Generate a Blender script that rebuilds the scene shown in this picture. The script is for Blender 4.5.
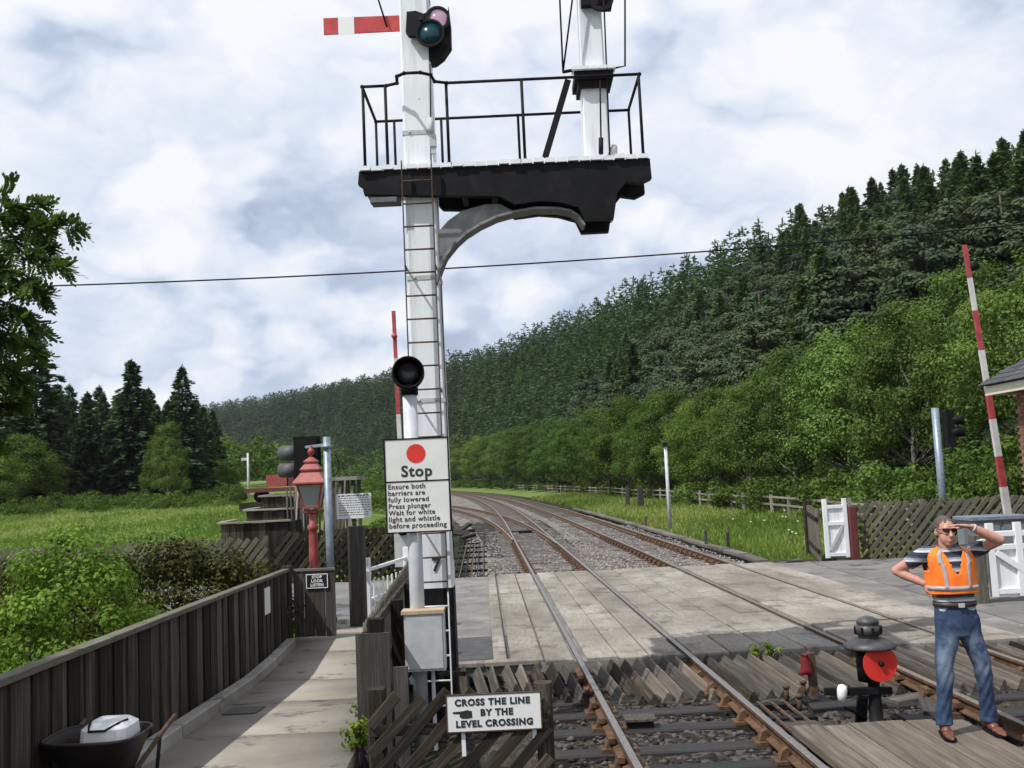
import bpy, math, random
import numpy as np
from mathutils import Matrix, Vector, Euler

for o in list(bpy.data.objects):
    bpy.data.objects.remove(o)
SC = bpy.context.scene
COL = SC.collection
R = math.radians

# ------------------------------------------------------------------ camera
CAM_H, FPX, ROLL, PITCH = 2.4, 1000.0, 0.046, math.atan(0.093)
cam = bpy.data.cameras.new('camera')
cam.sensor_width = 36.0
cam.lens = FPX / 1024.0 * 36.0
cam.clip_start, cam.clip_end = 0.05, 6000.0
camo = bpy.data.objects.new('camera', cam)
COL.objects.link(camo)
camo.matrix_world = (Matrix.Translation((0, 0, CAM_H)) @ Matrix.Rotation(math.pi / 2 + PITCH, 4, 'X')
                     @ Matrix.Rotation(-ROLL, 4, 'Z'))
SC.camera = camo

# ------------------------------------------------------------------ sky, sun, exposure
SUN_AZ, SUN_EL = R(235), R(55)          # azimuth clockwise from +Y
W = bpy.data.worlds.new('World')
SC.world = W
W.use_nodes = True
nt = W.node_tree
nt.nodes.clear()


class NG:
    """small helper for wiring nodes"""
    def __init__(s, tree):
        s.t = tree

    def n(s, typ, **kw):
        nd = s.t.nodes.new(typ)
        for k, v in kw.items():
            if k.startswith('i_'):
                key = k[2:]
                key = int(key) if key.isdigit() else key.replace('_', ' ')
                s.set(nd.inputs[key], v)
            else:
                setattr(nd, k, v)
        return nd

    def set(s, sock, v):
        if isinstance(v, bpy.types.NodeSocket):
            s.t.links.new(v, sock)
        elif isinstance(v, bpy.types.Node):
            s.t.links.new(v.outputs[0], sock)
        else:
            if isinstance(v, (tuple, list)) and len(v) == 3 and sock.type == 'RGBA':
                v = (*v, 1)
            sock.default_value = v

    def math(s, op, a, b=0.0, c=0.0, clamp=False):
        m = s.t.nodes.new('ShaderNodeMath')
        m.operation = op
        m.use_clamp = clamp
        s.set(m.inputs[0], a)
        s.set(m.inputs[1], b)
        if op in ('MULTIPLY_ADD', 'SMOOTH_MIN', 'COMPARE'):
            s.set(m.inputs[2], c)
        return m.outputs[0]

    def vmath(s, op, a, b=(0, 0, 0)):
        m = s.t.nodes.new('ShaderNodeVectorMath')
        m.operation = op
        s.set(m.inputs[0], a)
        if op == 'SCALE':
            s.set(m.inputs['Scale'], b)
        else:
            s.set(m.inputs[1], b)
        return m.outputs['Value'] if op in ('DOT_PRODUCT', 'LENGTH', 'DISTANCE') else m.outputs[0]

    def mix(s, f, a, b, blend='MIX'):
        m = s.t.nodes.new('ShaderNodeMix')
        m.data_type = 'RGBA'
        m.blend_type = blend
        s.set(m.inputs[0], f)
        s.set(m.inputs[6], a)
        s.set(m.inputs[7], b)
        return m.outputs[2]

    def smooth(s, v, lo, hi, a=0.0, b=1.0):
        m = s.t.nodes.new('ShaderNodeMapRange')
        m.interpolation_type = 'SMOOTHSTEP'
        s.set(m.inputs[0], v)
        s.set(m.inputs[1], lo)
        s.set(m.inputs[2], hi)
        s.set(m.inputs[3], a)
        s.set(m.inputs[4], b)
        return m.outputs[0]

    def noise(s, vec, scale, detail=4.0, rough=0.55, dist=0.0):
        m = s.t.nodes.new('ShaderNodeTexNoise')
        s.set(m.inputs['Vector'], vec)
        m.inputs['Scale'].default_value = scale
        m.inputs['Detail'].default_value = detail
        m.inputs['Roughness'].default_value = rough
        m.inputs['Distortion'].default_value = dist
        return m.outputs[0]


def pix_ray(px, py):
    """direction of the line of sight through a pixel, in the world"""
    dx, dy = px - 512, py - 384
    c, s_ = math.cos(ROLL), math.sin(ROLL)
    x, y = dx * c - dy * s_, dy * c + dx * s_
    cp, sp = math.cos(PITCH), math.sin(PITCH)
    return Vector((x, FPX * cp + y * sp, FPX * sp - y * cp))


def at_z(px, py, z=0.0):
    d = pix_ray(px, py)
    t = (z - CAM_H) / d.z
    return Vector((d.x * t, d.y * t, z))


def at_y(px, py, Y):
    d = pix_ray(px, py)
    t = Y / d.y
    return Vector((d.x * t, Y, CAM_H + d.z * t))


g = NG(nt)
out = g.n('ShaderNodeOutputWorld')
bg = g.n('ShaderNodeBackground')
bg.inputs['Strength'].default_value = 0.1
nt.links.new(bg.outputs[0], out.inputs[0])
sky = g.n('ShaderNodeTexSky')
sky.sky_type = 'NISHITA'
sky.sun_disc = False
sky.sun_elevation = SUN_EL
sky.sun_rotation = SUN_AZ
sky.air_density = 1.0
sky.dust_density = 1.5
tc = g.n('ShaderNodeTexCoord')
dirv = g.vmath('NORMALIZE', tc.outputs['Generated'])
sep = g.n('ShaderNodeSeparateXYZ', i_0=dirv)
comb = g.n('ShaderNodeCombineXYZ')
# cloud layer: direction divided by height gives flattened cells towards the horizon
den = g.math('ADD', g.math('MAXIMUM', sep.outputs[2], 0.0), 0.75)
g.set(comb.inputs[0], g.math('DIVIDE', sep.outputs[0], den))
g.set(comb.inputs[1], g.math('DIVIDE', sep.outputs[1], den))
g.set(comb.inputs[2], g.math('MULTIPLY', sep.outputs[2], 0.9))
cv = comb.outputs[0]
big = g.noise(cv, 1.7, 3.0, 0.5)
warpn = g.n('ShaderNodeTexNoise', i_Vector=cv, i_Scale=14.0, i_Detail=3.0)
warp = g.vmath('SCALE', g.vmath('SUBTRACT', warpn.outputs['Color'], (0.5, 0.5, 0.5)), 0.05)
cvw = g.vmath('ADD', cv, warp)


def billow(vec, scale, detail):
    """rounded heads: the folded-over noise has soft bumps and sharp creases"""
    return g.math('ABSOLUTE', g.math('MULTIPLY_ADD', g.noise(vec, scale, detail, 0.5), 2.0, -1.0))


def cloud(vec):
    """puffy cloud height: large swells carrying rounded heads"""
    a = g.math('MULTIPLY', g.noise(vec, 3.0, 4.0, 0.5), 0.85)
    a = g.math('ADD', a, g.math('MULTIPLY', billow(vec, 6.0, 5.0), 0.46))
    return a


sunv = (math.sin(SUN_AZ) * math.cos(SUN_EL), math.cos(SUN_AZ) * math.cos(SUN_EL), math.sin(SUN_EL))
den1 = cloud(cvw)
den2 = cloud(g.vmath('ADD', cvw, (-0.02, -0.045, 0.02)))
dens = g.math('ADD', g.math('MULTIPLY', den1, 0.7), g.math('MULTIPLY', big, 0.3))
relief = g.math('SUBTRACT', den1, den2)


SH0, SH1, REL, CV0, CV1 = 0.38, 0.60, -2.3, 0.32, 0.385


def lobe(px, py, k):
    d = pix_ray(px, py).normalized()
    dt = g.vmath('DOT_PRODUCT', dirv, tuple(d))
    return g.math('POWER', g.math('MAXIMUM', dt, 0.0), k)


# a few broad cloud masses: grey bellies and bright cumulus heads
grey = g.math('ADD', g.math('MULTIPLY', lobe(240, 215, 120), 0.46), g.math('MULTIPLY', lobe(60, 245, 120), 0.36))
grey = g.math('ADD', grey, g.math('MULTIPLY', lobe(560, 320, 120), 0.3))
grey = g.math('ADD', grey, g.math('MULTIPLY', lobe(700, 190, 200), 0.16))
bright = g.math('ADD', g.math('MULTIPLY', lobe(830, 135, 220), 0.30), g.math('MULTIPLY', lobe(480, 20, 40), 0.22))
bright = g.math('ADD', bright, g.math('MULTIPLY', lobe(190, 355, 300), 0.22))
bright = g.math('ADD', bright, g.math('MULTIPLY', lobe(60, 60, 30), 0.12))
shade = g.math('ADD', g.smooth(dens, SH0, SH1, 0.50, 0.08), g.math('MULTIPLY', relief, REL))
shade = g.math('ADD', shade, g.math('MULTIPLY', grey, g.smooth(den1, 0.40, 0.75, 1.1, 0.35)))
shade = g.math('SUBTRACT', shade, bright)
ccol = g.n('ShaderNodeValToRGB', i_0=g.math('MULTIPLY_ADD', shade, 0.82, 0.07, clamp=True))
els = ccol.color_ramp.elements
els[0].position, els[0].color = 0.0, (9.5, 9.7, 10.1, 1)
els[1].position, els[1].color = 1.0, (3.6, 4.3, 5.9, 1)
e = els.new(0.40)
e.color = (7.3, 8.0, 9.3, 1)
e = els.new(0.7)
e.color = (5.2, 6.1, 7.7, 1)
cover = g.smooth(dens, CV0, CV1)
skyc = g.mix(cover, g.vmath('SCALE', sky.outputs[0], 1.7), ccol.outputs[0])
nt.links.new(skyc, bg.inputs[0])

sun = bpy.data.lights.new('sun', 'SUN')
sun.energy = 4.6
sun.angle = R(0.5)
sun.color = (1.0, 0.975, 0.925)
suno = bpy.data.objects.new('sun', sun)
COL.objects.link(suno)
suno.location = (-20, -20, 40)
suno.rotation_euler = (-Vector(sunv)).to_track_quat('-Z', 'Y').to_euler()

SC.view_settings.view_transform = 'Standard'
SC.view_settings.look = 'None'
SC.view_settings.gamma = 1.0
SC.view_settings.exposure = 0.0
SC.view_settings.use_curve_mapping = False
SC.render.engine = 'CYCLES'
SC.cycles.max_bounces = 6
SC.cycles.transparent_max_bounces = 8

# ------------------------------------------------------------------ materials
MATS = {}


def new_mat(name):
    m = bpy.data.materials.new(name)
    m.use_nodes = True
    t = m.node_tree
    t.nodes.clear()
    gg = NG(t)
    o = gg.n('ShaderNodeOutputMaterial')
    b = gg.n('ShaderNodeBsdfPrincipled')
    t.links.new(b.outputs[0], o.inputs[0])
    MATS[name] = m
    return m, gg, b, o


def ramp(gg, fac, cols):
    r = gg.n('ShaderNodeValToRGB', i_0=fac)
    el = r.color_ramp.elements
    n = len(cols)
    el[0].color = (*cols[0], 1)
    el[1].color = (*cols[-1], 1)
    el[0].position, el[1].position = 0.28, 0.72
    for i in range(1, n - 1):
        e_ = el.new(0.28 + 0.44 * i / (n - 1))
        e_.color = (*cols[i], 1)
    return r.outputs[0]


def mat(name, cols, scale=6.0, rough=0.7, bump=0.0, bscale=None, stretch=(1, 1, 1), rand=0.0, metal=0.0,
        coord='Object', detail=6.0, spots=None, spec=0.5, coat=0.0):
    """procedural paint / timber / metal: noise between colours, object-to-object variation, optional spots of wear"""
    if not isinstance(cols[0], (tuple, list)):
        cols = [tuple(c * 0.85 for c in cols), cols, tuple(min(1, c * 1.12) for c in cols)]
    m, gg, b, o = new_mat(name)
    tcn = gg.n('ShaderNodeTexCoord')
    info = gg.n('ShaderNodeObjectInfo')
    off = gg.n('ShaderNodeCombineXYZ', i_0=gg.math('MULTIPLY', info.outputs['Random'], 37.0),
               i_1=gg.math('MULTIPLY', info.outputs['Random'], 91.0), i_2=gg.math('MULTIPLY', info.outputs['Random'], 53.0))
    v = gg.vmath('ADD', gg.vmath('MULTIPLY', tcn.outputs[coord], stretch), off.outputs[0])
    nz = gg.noise(v, scale, detail, 0.6)
    c = ramp(gg, nz, cols)
    if rand:
        rv = gg.math('MULTIPLY_ADD', info.outputs['Random'], 2 * rand, 1 - rand)
        c = gg.vmath('SCALE', c, rv)
    if spots:
        scol, sscale, thr = spots
        sn = gg.noise(gg.vmath('ADD', tcn.outputs[coord], off.outputs[0]), sscale, 5.0, 0.65)
        c = gg.mix(gg.smooth(sn, thr, thr + 0.07), c, scol)
    gg.set(b.inputs['Base Color'], c)
    gg.set(b.inputs['Roughness'], gg.math('MULTIPLY_ADD', nz, 0.25, rough - 0.12))
    b.inputs['Metallic'].default_value = metal
    b.inputs['Specular IOR Level'].default_value = spec
    b.inputs['Coat Weight'].default_value = coat
    if bump:
        bn = gg.noise(v, bscale or scale * 3, 5.0, 0.65)
        bp = gg.n('ShaderNodeBump', i_Height=bn)
        bp.inputs['Strength'].default_value = bump
        bp.inputs['Distance'].default_value = 0.02
        gg.t.links.new(bp.outputs[0], b.inputs['Normal'])
    return m


def leaf_mat(name, c0, c1, c2, trans=0.3, rand=0.25, hue=(1.25, 1.0, 0.6)):
    m, gg, b, o = new_mat(name)
    at = gg.n('ShaderNodeAttribute', attribute_name='tint')
    info = gg.n('ShaderNodeObjectInfo')
    c = ramp(gg, at.outputs['Fac'], [c0, c1, c2])
    rv = gg.math('MULTIPLY_ADD', info.outputs['Random'], 2 * rand, 1 - rand)
    c = gg.vmath('SCALE', c, rv)
    warm = gg.vmath('MULTIPLY', c, hue)
    r2 = gg.math('FRACT', gg.math('MULTIPLY', info.outputs['Random'], 7.31))
    c = gg.mix(gg.math('MULTIPLY', r2, 0.6), c, warm)
    gg.set(b.inputs['Base Color'], c)
    b.inputs['Roughness'].default_value = 0.75
    b.inputs['Specular IOR Level'].default_value = 0.08
    tr = gg.n('ShaderNodeBsdfTranslucent')
    gg.set(tr.inputs[0], gg.vmath('MULTIPLY', c, (1.3, 1.35, 0.6)))
    mx = gg.n('ShaderNodeMixShader')
    mx.inputs[0].default_value = trans
    gg.t.links.new(b.outputs[0], mx.inputs[1])
    gg.t.links.new(tr.outputs[0], mx.inputs[2])
    gg.t.links.new(mx.outputs[0], o.inputs[0])
    return m


WOOD = (30, 30, 1.6)   # grain along local z
M_timber = mat('weathered_timber', [(.026, .022, .018), (.064, .054, .044), (.135, .118, .098)], 1.0, .85, .5, 2.2, WOOD, .35)
M_timber_dark = mat('dark_timber', [(.022, .019, .017), (.045, .039, .034), (.085, .075, .066)], 1.0, .85, .5, 2.2, WOOD, .35)
M_timber_fence = mat('creosoted_timber', [(.014, .0115, .009), (.036, .029, .022), (.09, .075, .058)], 1.0, .88, .5, 2.2, WOOD, .7, spec=.2)
M_timber_pale = mat('silvered_timber', [(.13, .115, .095), (.22, .2, .17), (.31, .285, .245)], 1.0, .85, .5, 2.2, WOOD, .25)
M_deck = mat('foot_board', [(.07, .055, .042), (.13, .104, .08), (.2, .168, .135)], 1.0, .85, .5, 2.2, WOOD, .16)
M_timber_moss = mat('mossy_timber', [(.055, .052, .038), (.11, .1, .078), (.17, .158, .12)], 1.0, .9, .5, 2.2, WOOD, .3,
                    spots=((.075, .085, .03), 7.0, .56))
M_sleeper = mat('oily_sleeper', [(.009, .008, .0075), (.02, .0175, .0155), (.05, .044, .038)], 1.0, .75, .5, 2.2, WOOD, .35)
M_sleeper_pale = mat('dusty_sleeper', [(.05, .043, .036), (.11, .096, .082), (.19, .17, .15)], 1.0, .85, .5, 2.2, WOOD, .3)
M_white = mat('white_paint', [(.62, .645, .67), (.74, .76, .785), (.79, .805, .82)], 2.2, .5, .12, 14, (1, 1, .35),
              spots=((.42, .42, .4), 9.0, .69))
M_white_clean = mat('white_enamel', [(.74, .75, .74), (.8, .8, .79)], 5, .35, 0, coat=.2)
M_sign_white = mat('sign_face', [(.62, .63, .6), (.7, .7, .67), (.74, .74, .7)], 4, .45, 0, spots=((.5, .47, .4), 13, .7))
M_black = mat('black_paint', [(.003, .003, .004), (.006, .006, .0075), (.014, .014, .016)], 6, .65, .1, spec=.18)
M_black_gloss = mat('black_enamel', [(.008, .008, .009), (.016, .016, .018)], 6, .35, 0)
M_barrier_red = mat('worn_red_band', [(.2, .03, .035), (.32, .042, .048), (.4, .07, .07)], 5, .55, .1)
M_barrier_white = mat('grimy_white_band', [(.36, .35, .34), (.5, .49, .48), (.58, .57, .56)], 4, .6, .1)
M_ink = mat('black_lettering', [(.02, .02, .022), (.03, .03, .032)], 20, .5)
M_red = mat('red_paint', [(.34, .028, .03), (.45, .038, .038), (.53, .06, .055)], 5, .45, .05)
M_red_disc = mat('red_disc_enamel', [(.6, .03, .022), (.72, .038, .028)], 5, .4)
M_red_lamp = mat('faded_red_paint', [(.2, .032, .027), (.27, .05, .042), (.36, .09, .075)], 5, .5, .08)
M_maroon = mat('maroon_paint', [(.08, .016, .016), (.13, .025, .024)], 5, .6, .1)
M_galv = mat('galvanised_steel', [(.15, .19, .23), (.22, .27, .32), (.3, .34, .38)], 9, .45, .05, metal=.35)
M_greypaint = mat('grey_paint', [(.35, .37, .38), (.43, .45, .45), (.5, .51, .5)], 7, .5, .05, spots=((.2, .12, .07), 14, .7))
M_polegrey = mat('pole_grey', [(.42, .45, .48), (.5, .53, .56), (.56, .58, .6)], 5, .45, .05)
M_railtop = mat('polished_rail', [(.17, .15, .135), (.27, .25, .235), (.38, .37, .36)], 4, .4, 0, stretch=(8, 8, .4), metal=.75)
M_railside = mat('rusty_rail', [(.045, .024, .014), (.1, .05, .025), (.17, .086, .04)], 9, .85, .3)
M_railtop_dull = mat('dull_rail', [(.12, .09, .07), (.2, .165, .14), (.28, .25, .23)], 4, .5, 0, stretch=(8, 8, .4), metal=.4)
M_chair = mat('rusty_chair', [(.04, .022, .013), (.1, .05, .025), (.17, .09, .04)], 14, .9, .3)
M_rust = mat('rusty_iron', [(.035, .022, .016), (.075, .042, .026), (.13, .075, .045)], 12, .9, .3)
M_concrete = mat('worn_concrete', [(.2, .185, .165), (.3, .28, .25), (.39, .37, .335)], 1.7, .9, .3, 30, rand=.2,
                 spots=((.14, .13, .118), 2.2, .57))
m, gg, b, o = new_mat('crossing_panel')
tcn = gg.n('ShaderNodeTexCoord')
geo = gg.n('ShaderNodeNewGeometry')
info = gg.n('ShaderNodeObjectInfo')
wp = geo.outputs['Position']
n_big = gg.noise(gg.vmath('MULTIPLY', wp, (1.0, .35, 1.0)), .9, 6, .6)
n_fine = gg.noise(gg.vmath('MULTIPLY', wp, (9.0, 1.2, 1.0)), 2.4, 6, .65)
c = ramp(gg, n_big, [(.14, .122, .1), (.25, .225, .19), (.37, .342, .3)])
c = gg.mix(gg.smooth(n_fine, .42, .7, 0, .55), c, (.15, .136, .118))
c = gg.mix(gg.smooth(gg.noise(wp, 1.5, 9, .72), .50, .66, 0, .75), c, (.1, .086, .07))
c = gg.vmath('SCALE', c, gg.math('MULTIPLY_ADD', info.outputs['Random'], .22, .89))
gg.set(b.inputs['Base Color'], c)
b.inputs['Roughness'].default_value = .92
b.inputs['Specular IOR Level'].default_value = .2
bp = gg.n('ShaderNodeBump', i_Height=n_fine)
bp.inputs['Strength'].default_value = .5
bp.inputs['Distance'].default_value = .015
gg.t.links.new(bp.outputs[0], b.inputs['Normal'])
M_panel = m
M_slate = mat('slate', [(.024, .026, .031), (.042, .044, .05), (.065, .067, .073)], 6, .7, .25, rand=.3)
M_brick = mat('brick', [(.14, .062, .045), (.22, .1, .07), (.3, .145, .1)], 9, .9, .4, rand=.35)
M_mortar = mat('mortar', [(.22, .2, .17), (.33, .3, .26)], 18, .95, .3)
M_cream = mat('cream_paint', [(.58, .54, .42), (.68, .64, .52)], 5, .6)
M_glass = mat('dirty_glass', [(.05, .06, .06), (.1, .12, .115)], 4, .12, 0)
M_bark = mat('bark', [(.03, .026, .02), (.075, .064, .05), (.13, .115, .095)], 5, .95, .6, 16, (3, 3, 1))
M_birch = mat('pale_bark', [(.06, .052, .044), (.15, .138, .12), (.27, .255, .23)], 5, .9, .4, 16, (1, 1, 3))

L_spruce = leaf_mat('spruce_needles', (.036, .068, .032), (.06, .108, .048), (.092, .15, .07), .22, .28, (1.25, 1.05, .8))
L_pine = leaf_mat('pine_needles', (.042, .066, .04), (.064, .096, .056), (.09, .126, .074), .18, .18, (1.2, 1.0, .8))
L_birch = leaf_mat('broadleaf', (.058, .105, .026), (.098, .162, .04), (.14, .215, .06), .34, .26, (1.2, 1.0, .75))
L_alder = leaf_mat('dark_broadleaf', (.035, .07, .018), (.06, .11, .026), (.09, .155, .04), .3, .18)
L_rowan = leaf_mat('rowan_leaf', (.04, .08, .025), (.065, .12, .035), (.1, .17, .05), .35, .1)
L_bush = leaf_mat('bright_bush_leaf', (.07, .13, .02), (.11, .19, .03), (.17, .27, .05), .3, .1)
L_hedge = leaf_mat('hedge_leaf', (.026, .034, .012), (.05, .056, .018), (.09, .085, .028), .2, .1)
L_grass = leaf_mat('grass_blade', (.11, .175, .042), (.165, .235, .06), (.25, .3, .105), .36, .05)


# ------------------------------------------------------------------ mesh helpers
ORIG = {}


def worigin(o):
    return ORIG.get(o.name, Vector((0, 0, 0))) if o else Vector((0, 0, 0))


def tag(o, label=None, cat=None, group=None, kind=None):
    if label:
        o['label'] = label
    if cat:
        o['category'] = cat
    if group:
        o['group'] = group
    if kind:
        o['kind'] = kind
    return o


def thing(name, label, cat, loc=(0, 0, 0), group=None):
    o = bpy.data.objects.new(name, None)
    o.empty_display_size = 0.2
    COL.objects.link(o)
    o.location = loc
    ORIG[o.name] = Vector(loc)
    return tag(o, label, cat, group)


def link(name, me, parent=None, M=None):
    """link a mesh object; M is its world matrix, its parent an unrotated thing or part"""
    o = bpy.data.objects.new(name, me)
    COL.objects.link(o)
    L = worigin(parent)
    o.parent = parent
    if M is None:
        M = Matrix.Identity(4)
        if parent is not None:
            M = Matrix.Translation(L)
    o.matrix_basis = Matrix.Translation(-L) @ M
    ORIG[o.name] = L if parent is not None and (M.translation - L).length < 1e-9 else M.translation.copy()
    return o


def basis(zdir, xhint=(1, 0, 0)):
    z = Vector(zdir).normalized()
    x = Vector(xhint)
    x = x - z * x.dot(z)
    if x.length < 1e-5:
        x = Vector((0, 1, 0)) - z * z.y
    x.normalize()
    y = z.cross(x)
    return Matrix((x, y, z)).transposed()


class MB:
    def __init__(s):
        s.v, s.f, s.mi, s.sm = [], [], [], []
        s.mat_i = 0

    def add(s, vs, fs, smooth=False):
        b = len(s.v)
        s.v += [tuple(v) for v in vs]
        for f in fs:
            s.f.append([b + i for i in f])
            s.mi.append(s.mat_i)
            s.sm.append(smooth)
        return s

    def box(s, c, size, R3=None, taper=1.0):
        x, y, z = (k / 2 for k in size)
        vs = []
        for sz in (-1, 1):
            k = taper if sz > 0 else 1
            for sx, sy in ((-1, -1), (1, -1), (1, 1), (-1, 1)):
                p = Vector((sx * x * k, sy * y * k, sz * z))
                vs.append(Vector(c) + (R3 @ p if R3 else p))
        return s.add(vs, [(3, 2, 1, 0), (4, 5, 6, 7), (0, 1, 5, 4), (1, 2, 6, 5), (2, 3, 7, 6), (3, 0, 4, 7)])

    def bar(s, p0, p1, w, t, xhint=(1, 0, 0), ch=0.12):
        """chamfered bar from p0 to p1: w along xhint, t across"""
        p0, p1 = Vector(p0), Vector(p1)
        B = basis(p1 - p0, xhint)
        c = min(w, t) * ch
        a, b = w / 2, t / 2
        prof = [(-a + c, -b), (a - c, -b), (a, -b + c), (a, b - c), (a - c, b), (-a + c, b), (-a, b - c), (-a, -b + c)]
        vs = [p0 + B @ Vector((x, y, 0)) for x, y in prof] + [p1 + B @ Vector((x, y, 0)) for x, y in prof]
        n = 8
        fs = [(i, (i + 1) % n, n + (i + 1) % n, n + i) for i in range(n)]
        fs += [tuple(range(n - 1, -1, -1)), tuple(range(n, 2 * n))]
        return s.add(vs, fs)

    def tube(s, pts, r, n=8, caps=True, smooth=True, ell=None):
        pts = [Vector(p) for p in pts]
        rs = r if isinstance(r, (list, tuple)) else [r] * len(pts)
        vs, fs = [], []
        prevx = None
        for i, p in enumerate(pts):
            d = (pts[min(i + 1, len(pts) - 1)] - pts[max(i - 1, 0)])
            B = basis(d, prevx if prevx is not None else ((1, 0, 0) if abs(d.normalized().x) < .9 else (0, 1, 0)))
            prevx = B.col[0].copy()
            for k in range(n):
                a = 2 * math.pi * k / n
                rr = rs[i]
                if isinstance(rr, (tuple, list)):
                    vs.append(p + B @ Vector((rr[0] * math.cos(a), rr[1] * math.sin(a), 0)))
                else:
                    vs.append(p + B @ Vector((rr * math.cos(a), rr * math.sin(a), 0)))
        m = len(pts)
        for i in range(m - 1):
            for k in range(n):
                fs.append((i * n + k, i * n + (k + 1) % n, (i + 1) * n + (k + 1) % n, (i + 1) * n + k))
        s.add(vs, fs, smooth)
        if caps:
            b = len(s.v) - len(vs)
            s.f.append([b + k for k in range(n - 1, -1, -1)])
            s.f.append([b + (m - 1) * n + k for k in range(n)])
            s.mi += [s.mat_i] * 2
            s.sm += [False] * 2
        return s

    def lathe(s, c, prof, n=20, smooth=True, axis=(0, 0, 1), sx=1.0):
        """profile [(r, h)] turned about axis through c"""
        B = basis(axis)
        vs, fs = [], []
        for r, h in prof:
            for k in range(n):
                a = 2 * math.pi * (k + .5) / n
                vs.append(Vector(c) + B @ Vector((r * math.cos(a) * sx, r * math.sin(a), h)))
        m = len(prof)
        for i in range(m - 1):
            for k in range(n):
                fs.append((i * n + k, i * n + (k + 1) % n, (i + 1) * n + (k + 1) % n, (i + 1) * n + k))
        fs.append(tuple(range(n - 1, -1, -1)))
        fs.append(tuple((m - 1) * n + k for k in range(n)))
        return s.add(vs, fs, smooth)

    def prism(s, poly, o, u, v, n, depth):
        """polygon [(a, b)] in plane o + a u + b v, thickened by depth along n (both ways)"""
        o, u, v, n = Vector(o), Vector(u), Vector(v), Vector(n)
        k = len(poly)
        vs = [o + u * a + v * b - n * depth / 2 for a, b in poly] + [o + u * a + v * b + n * depth / 2 for a, b in poly]
        fs = [(i, (i + 1) % k, k + (i + 1) % k, k + i) for i in range(k)]
        fs += [tuple(range(k - 1, -1, -1)), tuple(range(k, 2 * k))]
        return s.add(vs, fs)

    def sphere(s, c, r, nu=14, nv=9):
        rr = (r, r, r) if not isinstance(r, (tuple, list)) else r
        vs, fs = [], []
        for j in range(nv + 1):
            th = math.pi * j / nv
            for i in range(nu):
                a = 2 * math.pi * i / nu
                vs.append((c[0] + rr[0] * math.sin(th) * math.cos(a), c[1] + rr[1] * math.sin(th) * math.sin(a), c[2] + rr[2] * math.cos(th)))
        for j in range(nv):
            for i in range(nu):
                fs.append((j * nu + i, (j + 1) * nu + i, (j + 1) * nu + (i + 1) % nu, j * nu + (i + 1) % nu))
        return s.add(vs, fs, True)

    def mesh(s, name, mats, origin=Vector((0, 0, 0))):
        me = bpy.data.meshes.new(name)
        o = Vector(origin)
        me.from_pydata([(v[0] - o.x, v[1] - o.y, v[2] - o.z) for v in s.v], [], s.f)
        for m in (mats if isinstance(mats, (list, tuple)) else [mats]):
            me.materials.append(m)
        me.polygons.foreach_set('material_index', s.mi)
        me.polygons.foreach_set('use_smooth', s.sm)
        me.update()
        return me

    def build(s, name, mats, parent=None, origin=None):
        o = worigin(parent) if origin is None else Vector(origin)
        me = s.mesh(name, mats, o)
        return link(name, me, parent, Matrix.Translation(o))


PLANKS = {}


def plank(name, p0, p1, w, t, m, parent=None, xhint=(1, 0, 0), ch=0.1):
    """one board of its own from p0 to p1 (grain along its length); alike boards share a mesh"""
    p0, p1 = Vector(p0), Vector(p1)
    Lg = (p1 - p0).length
    key = (round(w, 3), round(t, 3), round(Lg, 2), m.name, ch)
    if key not in PLANKS:
        PLANKS[key] = MB().bar((0, 0, -Lg / 2), (0, 0, Lg / 2), w, t, ch=ch).mesh(name, m)
    B = basis(p1 - p0, xhint).to_4x4()
    return link(name, PLANKS[key], parent, Matrix.Translation((p0 + p1) / 2) @ B)


def text_mesh(name, s, size, m, parent, M, align='CENTER', extrude=0.0015, spacing=1.0, bold=0.0, linesp=1.0):
    """lettering as flat raised print; M: world matrix, text in its xy plane"""
    cu = bpy.data.curves.new(name, 'FONT')
    cu.body = s
    cu.size = size
    cu.align_x = align
    cu.align_y = 'CENTER'
    cu.extrude = extrude
    cu.offset = bold
    cu.space_character = spacing
    cu.space_line = linesp
    cu.resolution_u = 4
    tmp = bpy.data.objects.new('tmp_text', cu)
    COL.objects.link(tmp)
    bpy.context.view_layer.update()
    me = bpy.data.meshes.new_from_object(tmp.evaluated_get(bpy.context.evaluated_depsgraph_get()))
    bpy.data.objects.remove(tmp)
    me.materials.clear()
    me.materials.append(m)
    me.name = name
    return tag(link(name, me, parent, M), kind='stuff')


def face_matrix(o, right, up):
    """matrix whose x, y are right and up, so text on it faces right x up"""
    r, u = Vector(right).normalized(), Vector(up).normalized()
    n = r.cross(u)
    M = Matrix((r, u, n)).transposed().to_4x4()
    return Matrix.Translation(o) @ M


def np_mesh(name, V, F, m, tint=None, smooth=False):
    """fast mesh from arrays: V (n,3), F (k,4) or (k,3)"""
    me = bpy.data.meshes.new(name)
    n, k = len(V), F.shape[1]
    me.vertices.add(n)
    me.vertices.foreach_set('co', np.asarray(V, dtype=np.float32).ravel())
    me.loops.add(F.size)
    me.loops.foreach_set('vertex_index', F.ravel().astype(np.int32))
    me.polygons.add(len(F))
    me.polygons.foreach_set('loop_start', np.arange(0, F.size, k, dtype=np.int32))
    if smooth:
        me.polygons.foreach_set('use_smooth', np.ones(len(F), dtype=bool))
    for mm in (m if isinstance(m, (list, tuple)) else [m]):
        me.materials.append(mm)
    if tint is not None:
        a = me.attributes.new('tint', 'FLOAT', 'POINT')
        a.data.foreach_set('value', np.asarray(tint, dtype=np.float32))
    me.update(calc_edges=True)
    me.validate()
    return me


def copy_tree(o, parent=None):
    c = o.copy()
    COL.objects.link(c)
    c.parent = parent
    for ch in o.children:
        copy_tree(ch, c)
    return c
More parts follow.
